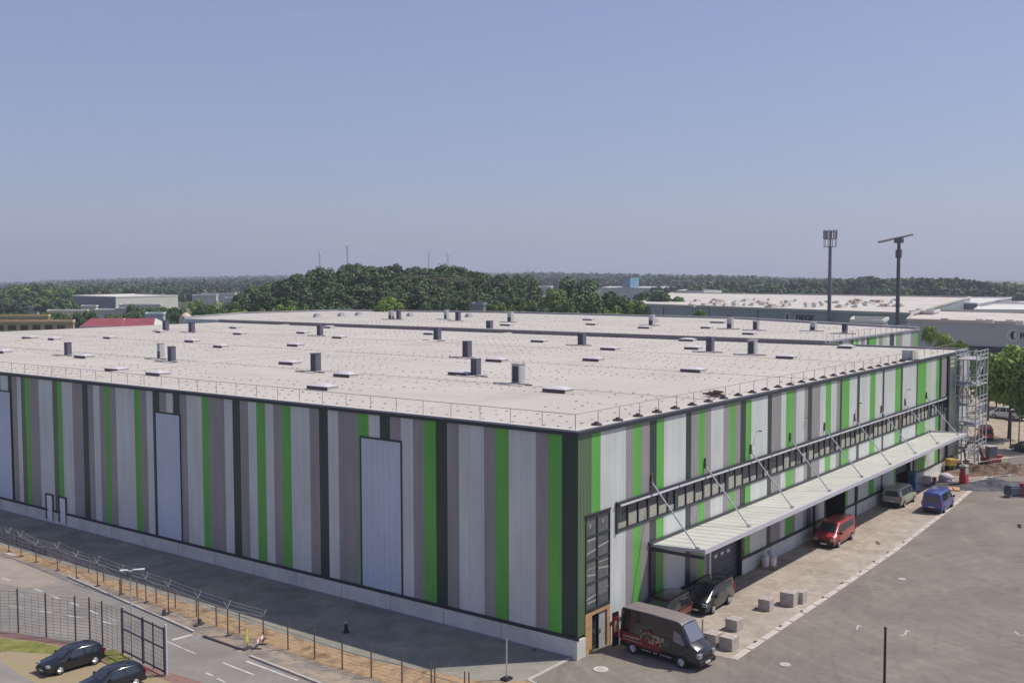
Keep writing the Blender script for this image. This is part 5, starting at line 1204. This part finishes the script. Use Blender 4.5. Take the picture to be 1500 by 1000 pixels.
def logo(r, o0, P0, P1, pxl, pyc, hpx, txt):
    # point on the wall plane under that pixel
    d = P1-P0; n3 = np.array([d[1], -d[0], 0.0]); n3 /= np.linalg.norm(n3)
    if np.dot(n3[:2], CAM[:2]-P0) < 0: n3 = -n3
    def hit(px, py):
        v = ray(px, py); t = np.dot(np.array([P0[0], P0[1], 0])-CAM, n3)/np.dot(v, n3); return CAM+v*t+n3*.12
    c = hit(pxl, pyc); top = hit(pxl, pyc-hpx/2); rad = abs(top[2]-c[2]); u = np.array([-n3[1], n3[0], 0.0])
    if np.dot(hit(pxl+5, pyc)-c, u) < 0: u = -u
    def ring(r0, r1, a0, a1, m, b, off=0.0, cx=0.0):
        N = 28
        for k in range(N):
            p = a0+(a1-a0)*k/N; q = a0+(a1-a0)*(k+1)/N
            pts = [c+u*(cx+rr*math.cos(t))+np.array([0, 0, rr*math.sin(t)])+n3*off for rr, t in ((r0, p), (r1, p), (r1, q), (r0, q))]
            b.poly(pts, m)
    b = MB(); ring(rad*.97, rad*1.12, 0, 2*PI, 1, b, .02); ring(rad*.62, rad*.80, PI*.62, PI*1.38, 1, b, .02)
    N = 16   # crescent
    for k in range(N):
        t0 = PI*.5+PI*k/N; t1 = PI*.5+PI*(k+1)/N
        pts = []
        for t, rr, cx in ((t0, .80, .15), (t0, .80*(.45), .15), (t1, .80*.45, .15), (t1, .80, .15)):
            rx = rad*rr*(1 if rr > .6 else 1); pts.append(c+u*(rad*cx+(rad*.62 if rr > .6 else rad*.12)*math.cos(t))+np.array([0, 0, rad*.80*math.sin(t)])+n3*.05)
        b.poly(pts, 0)
    b.poly([c+u*rad*x+np.array([0, 0, rad*z])+n3*.05 for x, z in ((.25, .55), (.55, .35), (.62, 0), (.55, -.35), (.25, -.55), (.2, 0))], 1)
    b.build('emblem', [m_sign, m_signw], r, o0)
    me = text_mesh(txt, 1.0); xs = [v.co.x for v in me.vertices]; ys = [v.co.y for v in me.vertices]; me.materials.append(m_sign)
    o = bpy.data.objects.new('lettering', me); COL.objects.link(o); o.parent = r
    return o, c, u, n3, rad, (min(xs), max(xs), min(ys), max(ys)), hit
def place_text(o, o0, u, n3, p, width, height, bb):
    sx = width/(bb[1]-bb[0]); sy = height/(bb[3]-bb[2]); Mx = Matrix.Identity(4)
    for i in range(3): Mx[i][0] = u[i]*sx; Mx[i][1] = (0, 0, 1)[i]*sy; Mx[i][2] = n3[i]; Mx[i][3] = p[i]-o0[i]
    o.matrix_local = Mx
# long grey logistics hall with emblem
r, o0, P = far_building('logistics_hall', 'long dark grey logistics hall with emblem and lettering behind the rear hall', 'warehouse', [(1332, 268), (930, 372), (985, 640), (1420, 480)], 12.2, m_fgw, m_gravelroof)
for t in (.23, .47, .66, .86): band(r, o0, P[0], P[1], t, t+.002, 0, 12, m_fdark, 'wall_joint', .1)
o, c, u, n3, rad, bb, hit = logo(r, o0, P[0], P[1], 1154.5, 464.5, 13, 'FIEGE')
p0 = hit(1166, 469); p1 = hit(1192, 469.5); p2 = hit(1166, 460.2); place_text(o, o0, u, n3, p0, float(np.linalg.norm(p1-p0)), float(p2[2]-p0[2]), bb)
rs = np.random.default_rng(9)
m_bu = mat('brick_units', (.44, .34, .28), .8)
for i in range(64):
    b = MB()
    px = rs.uniform(1010, 1320); py = rs.uniform(439, 450); g = G(px, py, 12.2); w = rs.uniform(1.0, 3.2)
    b.box(g[0]-w, g[0]+w, g[1]-w*.4, g[1]+w*.4, 12.1, 12.2+rs.uniform(.2, .7), 0); b.box(g[0]-w*.7, g[0]+w*.5, g[1]-w*.3, g[1]+w*.2, 12.3, 13.1, 0)
    b.build('roof_unit', (m_fr, m_bu, m_fl, m_fr, m_fl)[int(rs.integers(0, 5))], r, o0)
# right hall
r, o0, P = far_building('logistics_hall', 'long mid grey hall with emblem at the right edge, above the roadside trees', 'warehouse', [(1328, 245), (1640, 216), (1640, 275), (1345, 320)], 11.6, m_fgl, m_gravelroof)
band(r, o0, P[0], P[1], .27, 1, 5.0, 6.4, m_fdark, 'dock_shade_band', .25)  # dark strip on the wall, painted in for shade under the dock canopy
band(r, o0, P[0], P[1], .02, .2, 1.0, 5.2, m_fw, 'loading_door', .2)
o, c, u, n3, rad, bb, hit = logo(r, o0, P[0], P[1], 1484.5, 491, 16, 'FIEGE')
p0 = hit(1494, 495.5); p1 = hit(1522, 496); p2 = hit(1494, 487); place_text(o, o0, u, n3, p0, float(np.linalg.norm(p1-p0)), float(p2[2]-p0[2]), bb)
for px, py in ((1385, 468), (1436, 469), (1450, 470), (1480, 470), (1494, 472)):
    g = G(px, py+3, 11.6); b = MB(); b.box(g[0]-.8, g[0]+.8, g[1]-.8, g[1]+.8, 11.5, 12.4); b.build('roof_unit', m_fr, r, o0)
far_building('office_block', 'pale lit block between the two grey halls', 'building', [(1332, 290), (1366, 285), (1375, 300), (1340, 305)], zat(457, 290, 1350), m_fl, m_fr)
r, o0, P = far_building('storage_hall', 'low mauve grey hall behind the pale lit block', 'warehouse', [(1276, 470), (1430, 440), (1480, 560), (1300, 600)], zat(443.5, 460, 1350), mat('mauve_wall', (.26, .25, .30), .6, .05, .03), m_fr)
for t in (.1, .3, .55, .8): band(r, o0, P[0], P[1], t, t+.004, 1, 9, m_fdark, 'wall_joint', .1)
far_building('storage_hall', 'long low light grey hall at the right horizon', 'warehouse', [(1426, 400), (1640, 380), (1640, 470), (1440, 500)], zat(455, 395, 1480), mat('light_grey_wall', (.34, .34, .36), .6, .05, .03), m_fr)
far_building('canopy_hall', 'flat white roofed canopy hall behind the right grey hall', 'building', [(1433, 520), (1486, 515), (1500, 560), (1440, 570)], zat(447.5, 515, 1460), m_fdark, m_fr, rim=1.2)
r, o0, P = far_building('roof_shelter', 'pale flat shelter roof in front of the long dark grey hall', 'building', [(1246, 205), (1292, 200), (1300, 216), (1250, 220)], zat(472, 202, 1270), mat('shelter_wall', (.25, .23, .27), .7), m_fl)
# centre
r, o0, P = far_building('hall_with_white_roof', 'grey hall with bright white roof in the centre right distance', 'warehouse', [(990, 700), (1030, 660), (1056, 690), (1015, 800)], zat(429, 680, 1020), m_fw, m_fr, wall2=m_fl, rim=1.5)
for t in (.25, .6): band(r, o0, P[1], P[2], t, t+.15, 2, 9, mat('hall_red_door', (.35, .20, .18), .7) if t == .25 else m_fw, 'door', .3)
far_building('light_hall', 'low bright hall at the foot of the blue tower', 'warehouse', [(880, 900), (965, 860), (985, 1000), (895, 1020)], zat(422, 880, 920), m_fl, m_fr)
r, o0, P = far_building('tower_block', 'blue box shaped tower block on the horizon', 'building', [(911, 960), (923, 930), (935.5, 950), (922, 985)], zat(406, 940, 922), mat('tower_dark_blue', (.045, .11, .19), .5), m_fdark, wall2=mat('tower_blue', (.10, .25, .36), .5))
band(r, o0, P[1], P[2], .4, .5, 3, 20, m_fw, 'window', .3)
far_building('low_house', 'pale low building between the wood and the middle trees', 'building', [(757, 330), (785, 325), (790, 340), (762, 345)], zat(436, 328, 770), m_fl, m_fr)
far_building('low_house', 'pale low building just left of the middle trees', 'building', [(788, 345), (806, 342), (812, 360), (792, 362)], zat(436, 345, 797), m_fl, m_fr)
far_building('low_house', 'cream building set high behind the middle trees', 'building', [(783, 560), (806, 555), (810, 600), (786, 600)], zat(421, 558, 795), m_fl, m_fr)
far_building('low_house', 'grey roofed low building beside the tower crane foot', 'building', [(692, 270), (708, 268), (712, 280), (695, 282)], zat(447, 269, 700), m_fw, m_fw)
# left
r, o0, P = far_building('storage_hall', 'long hall with grey end and light side at the far left', 'warehouse', [(104, 690), (171, 640), (262, 690), (200, 760)], zat(434.5, 660, 170), mat('left_hall_grey', (.17, .18, .23), .6), m_fr, wall2=m_fl)
def lowb(label, px0, px1, ytop, dist, wall, roof, name='low_building', depth=14):
    far_building(name, label, 'building', [(px0, dist), (px1, dist), (px1+3, dist+depth), (px0+3, dist+depth)], zat(ytop, dist, (px0+px1)/2), wall, roof)
m_tan0 = mat('cream_house', (.55, .50, .38), .8)
lowb('white flat building at the left edge behind the tan ones', -30, 56, 449.5, 520, m_fl, m_fr, depth=25)
lowb('cream low building right of the white one at the left', 70, 128, 456, 470, mat('cream_wall', (.62, .55, .36), .8), m_fr)
lowb('small grey white building in the left tree gap', 140, 172, 455, 420, m_fl, m_fr)
lowb('pale gabled shed beside the red roofs', 170, 188, 453, 400, m_fl, m_fl)
lowb('pale blue roofed shed right of the red roofs', 214, 240, 461, 350, mat('shed_blue', (.38, .48, .50), .7), mat('shed_roof', (.45, .55, .58), .6))
lowb('pale low house beside the middle left trees', 283, 318, 433, 560, m_fl, m_fr)
lowb('low white shed under the far left wood', 296, 345, 431, 640, m_fl, m_fr)
lowb('low pale shed in front of the long left hall', 176, 236, 447, 560, m_fl, m_fr)
lowb('small white house behind the tan terraces', 84, 100, 452, 520, m_fl, m_fr)
lowb('small cream house between the red roofs and the long left hall', 120, 142, 449, 540, m_tan0, m_fr)
lowb('narrow white building below the far left wood', 330, 352, 437, 600, m_fl, m_fr)
lowb('grey low hall right of the yellow dome', 285, 330, 467, 300, m_fw, m_fr)
m_tan1 = mat('tan_wall', (.50, .39, .22), .8, .1, .1); m_tan2 = mat('tan_dark', (.10, .065, .05), .8)
for i, (x0, x1, yt, ds, l) in enumerate(((-30, 72, 464.5, 330, 'upper tan terraced building at the left edge'), (-30, 108, 473, 300, 'lower tan terraced building at the left edge'))):
    r, o0, P = far_building('terraced_building', l, 'building', [(x0, ds), (x1, ds), (x1+2, ds+12), (x0+2, ds+12)], zat(yt, ds, 40), m_tan1, m_tan1)
    zt = zat(yt, ds, 40)
    for k in range(7): band(r, o0, P[0], P[1], .05+k*.13, .13+k*.13, zt-1.9, zt-.6, m_tan2, 'window', .2)
# red roofed pair
m_rr = mat('red_roof', (.26, .055, .065), .7, .15, .3)
for x0, x1, l in ((121, 178, 'red pitched roof house, left one of the pair'), (174, 224, 'red pitched roof house, right one of the pair')):
    ds = 330; a = corner(x0, ds); c = corner(x1, ds); n = np.array([_f[0], _f[1]]); n /= np.linalg.norm(n); ze = zat(478, ds, x0); zr = zat(466, ds+7, x0); o0 = (a[0], a[1], 0)
    r = thing('house', l, 'house', o0); b = MB(); q = [a, c, c+n*14, a+n*14]; b.prism(q, 0, ze); b.build('wall', m_fl, r, o0)
    b = MB(); s = (c-a)/np.linalg.norm(c-a); e0, e1 = a-s*.6-n*.7, c+s*.6-n*.7; h0, h1 = a-s*.1+n*7, c-s*1.5+n*7; k0, k1 = e0+n*15.4, e1+n*15.4
    t3 = lambda p, z: (p[0], p[1], z)
    b.poly([t3(e0, ze), t3(e1, ze), t3(h1, zr), t3(h0, zr)], 0); b.poly([t3(k1, ze), t3(k0, ze), t3(h0, zr), t3(h1, zr)], 0); b.poly([t3(e1, ze), t3(k1, ze), t3(h1, zr)], 1); b.poly([t3(k0, ze), t3(e0, ze), t3(h0, zr)], 1)
    b.obox(e0, e1, .5, ze-.5, ze+.05, 1); b.build('roof', [m_rr, m_fl], r, o0)
g = D3(273, 500, 320); b = MB(); zt = zat(456, 320, 273); b.tube((0, 0, 0), (0, 0, zt*.7), 2.1, 2.1, 14); b.sphere((0, 0, zt*.7), 2.1, 0, 14, 8, (1, 1, .3*zt/2.1*.9)); o = b.build('storage_dome', mat('dome_cream', (.60, .52, .34), .7, .1, .3), smooth=False); o.location = (g[0], g[1], 0); tag(o, 'pale yellow round dome among the left trees', 'dome')
# masts, cranes, turbines
g = D3(1214, 500, 290); r = thing('antenna_mast', 'tall slim mast with a ring of antennas at its top', 'mast', (g[0], g[1], 0)); zt = zat(338, 290, 1214); zb_ = zat(362, 290, 1214)
m_mast = mat('mast_grey', (.16, .15, .19), .6); b = MB(); b.tube((0, 0, 0), (0, 0, zb_), .62, .42, 10); b.tube((0, 0, zb_), (0, 0, zt), .22, .2, 8); b.build('pole', m_mast, r)
b = MB(); zm = zat(351, 290, 1214)
for z in (zb_, zm, zt-.4): b.tube((0, 0, z), (0, 0, z+.15), 1.75, 1.75, 14)
for k in range(10): a = k*PI/5; b.tube((1.7*math.cos(a), 1.7*math.sin(a), zb_), (1.7*math.cos(a), 1.7*math.sin(a), zm), .05, .05, 4)
b.build('platform', m_mast, r)
for k in range(8):
    a = k*PI/4+.2; b = MB(); x, y = 1.65*math.cos(a), 1.65*math.sin(a); b.box(x-.22, x+.22, y-.22, y+.22, zm+.2, zt+.1); b.build('antenna', mat('antenna_grey', (.36, .36, .40), .5) if k == 0 else bpy.data.materials['antenna_grey'], r)
g = D3(1314, 500, 260); r = thing('crossbar_mast', 'dark mast carrying a tilted crossbar like a T', 'mast', (g[0], g[1], 0)); zt = zat(352, 260, 1314)
b = MB(); b.tube((0, 0, 0), (0, 0, zt), .55, .42, 8); b.box(-.6, .6, -.6, .6, zat(378, 260, 1314), zat(366, 260, 1314)); b.build('pole', mat('mast_dark', (.07, .075, .09), .6), r)
wd = 25*260/FPX; b = MB(); rv_ = _R2; b.tube((-rv_[0]*wd*1.2, -rv_[1]*wd*1.2, zt-.5), (rv_[0]*wd*.8, rv_[1]*wd*.8, zt+1.35), .32, .26, 6); b.build('crossbar', m_mast, r)
b = MB(); b.box(-.9, .9, -.9, .9, zt-.7, zt+.5); b.build('head', bpy.data.materials['mast_dark'], r)
m_crane = mat('crane_yellow', (.26, .25, .12), .7); m_crane2 = mat('crane_rust', (.22, .16, .11), .7)
for px, top, jl, jr, dist, l, mm in ((687, 411, 637, 693, 285, 'thin yellow tower crane before the wood, right one', m_crane), (655, 407, 588, 668, 288, 'thin rust coloured tower crane before the wood, left one', m_crane2)):
    g = D3(px, 500, dist); zt = zat(top, dist, px); r = thing('tower_crane', l, 'tower crane', (g[0], g[1], 0)); b = MB()
    for sx in (-.5, .5):
        for sy in (-.5, .5): b.tube((sx, sy, 0), (sx, sy, zt), .06, .06, 4)
    z = 0; sgn = 1
    while z < zt-1: b.tube((-.5*sgn, -.5, z), (.5*sgn, -.5, z+1), .05, .05, 3); b.tube((-.5, -.5*sgn, z), (-.5, .5*sgn, z+1), .05, .05, 3); sgn = -sgn; z += 1
    b.build('mast', m_crane, r); b = MB(); a = (jl-px)*dist/FPX; c = (jr-px)*dist/FPX; R3 = _R2
    for dz in (0, .8): b.tube((R3[0]*a, R3[1]*a, zt+dz), (R3[0]*c, R3[1]*c, zt+dz-.3), .06, .06, 4)
    n = 16
    for k in range(n): u0 = a+(c-a)*k/n; u1 = a+(c-a)*(k+1)/n; b.tube((R3[0]*u0, R3[1]*u0, zt+(.8 if k % 2 else 0)), (R3[0]*u1, R3[1]*u1, zt+(0 if k % 2 else .8)), .05, .05, 3)
    b.build('jib', mm, r)
for px, hub, dist, rad, a0, l in ((510.5, 361, 2600, 16, 20, 'largest wind turbine above the wood'), (470, 370, 3000, 12, 70, 'small wind turbine left of the largest one'), (629, 369, 3200, 12, 40, 'thin wind turbine above the wood, left of the right pair'), (657, 372, 3200, 11, 100, 'thin wind turbine above the wood, right of the right pair'), (774, 394, 3300, 5, 80, 'tiny wind turbine right of the wood')):
    g = D3(px, 500, dist); zt = zat(hub, dist, px); r = thing('wind_turbine', l, 'wind turbine', (g[0], g[1], 0)); b = MB(); b.tube((0, 0, 0), (0, 0, zt), 2.4, 1.5, 8); b.build('tower', mat('turbine_grey', (.30, .30, .36), .6) if 'turbine_grey' not in bpy.data.materials else bpy.data.materials['turbine_grey'], r)
    f2 = -np.array([_f[0], _f[1], 0]); b = MB(); b.tube(tuple(np.array([0, 0, zt])-f2*3), tuple(np.array([0, 0, zt])+f2*4), 2.0, 2.0, 8); b.build('nacelle', m_white, r)
    for k in range(3):
        a = math.radians(a0+120*k); tip = np.array([_R2[0]*math.cos(a), _R2[1]*math.cos(a), math.sin(a)])*rad*1.0; b = MB(); s = np.array([0, 0, zt])+f2*4; b.tube(tuple(s), tuple(s+tip), 1.9, .9, 5); b.build('blade', m_white, r)

# ------------------------------------------------------------------ haze
b = MB(); b.box(-6200, 6200, -6200, 6200, -1.2, 175)
mh = bpy.data.materials.new('haze_air'); mh.use_nodes = True; t = mh.node_tree; t.nodes.clear()
vo = t.nodes.new('ShaderNodeVolumePrincipled'); vo.inputs['Color'].default_value = (.80, .88, 1.0, 1); vo.inputs['Density'].default_value = 0.00022; vo.inputs['Anisotropy'].default_value = 0.2
ot = t.nodes.new('ShaderNodeOutputMaterial'); t.links.new(vo.outputs[0], ot.inputs['Volume'])
tag(b.build('haze', mh), 'thin summer haze over the plain', kind='stuff')
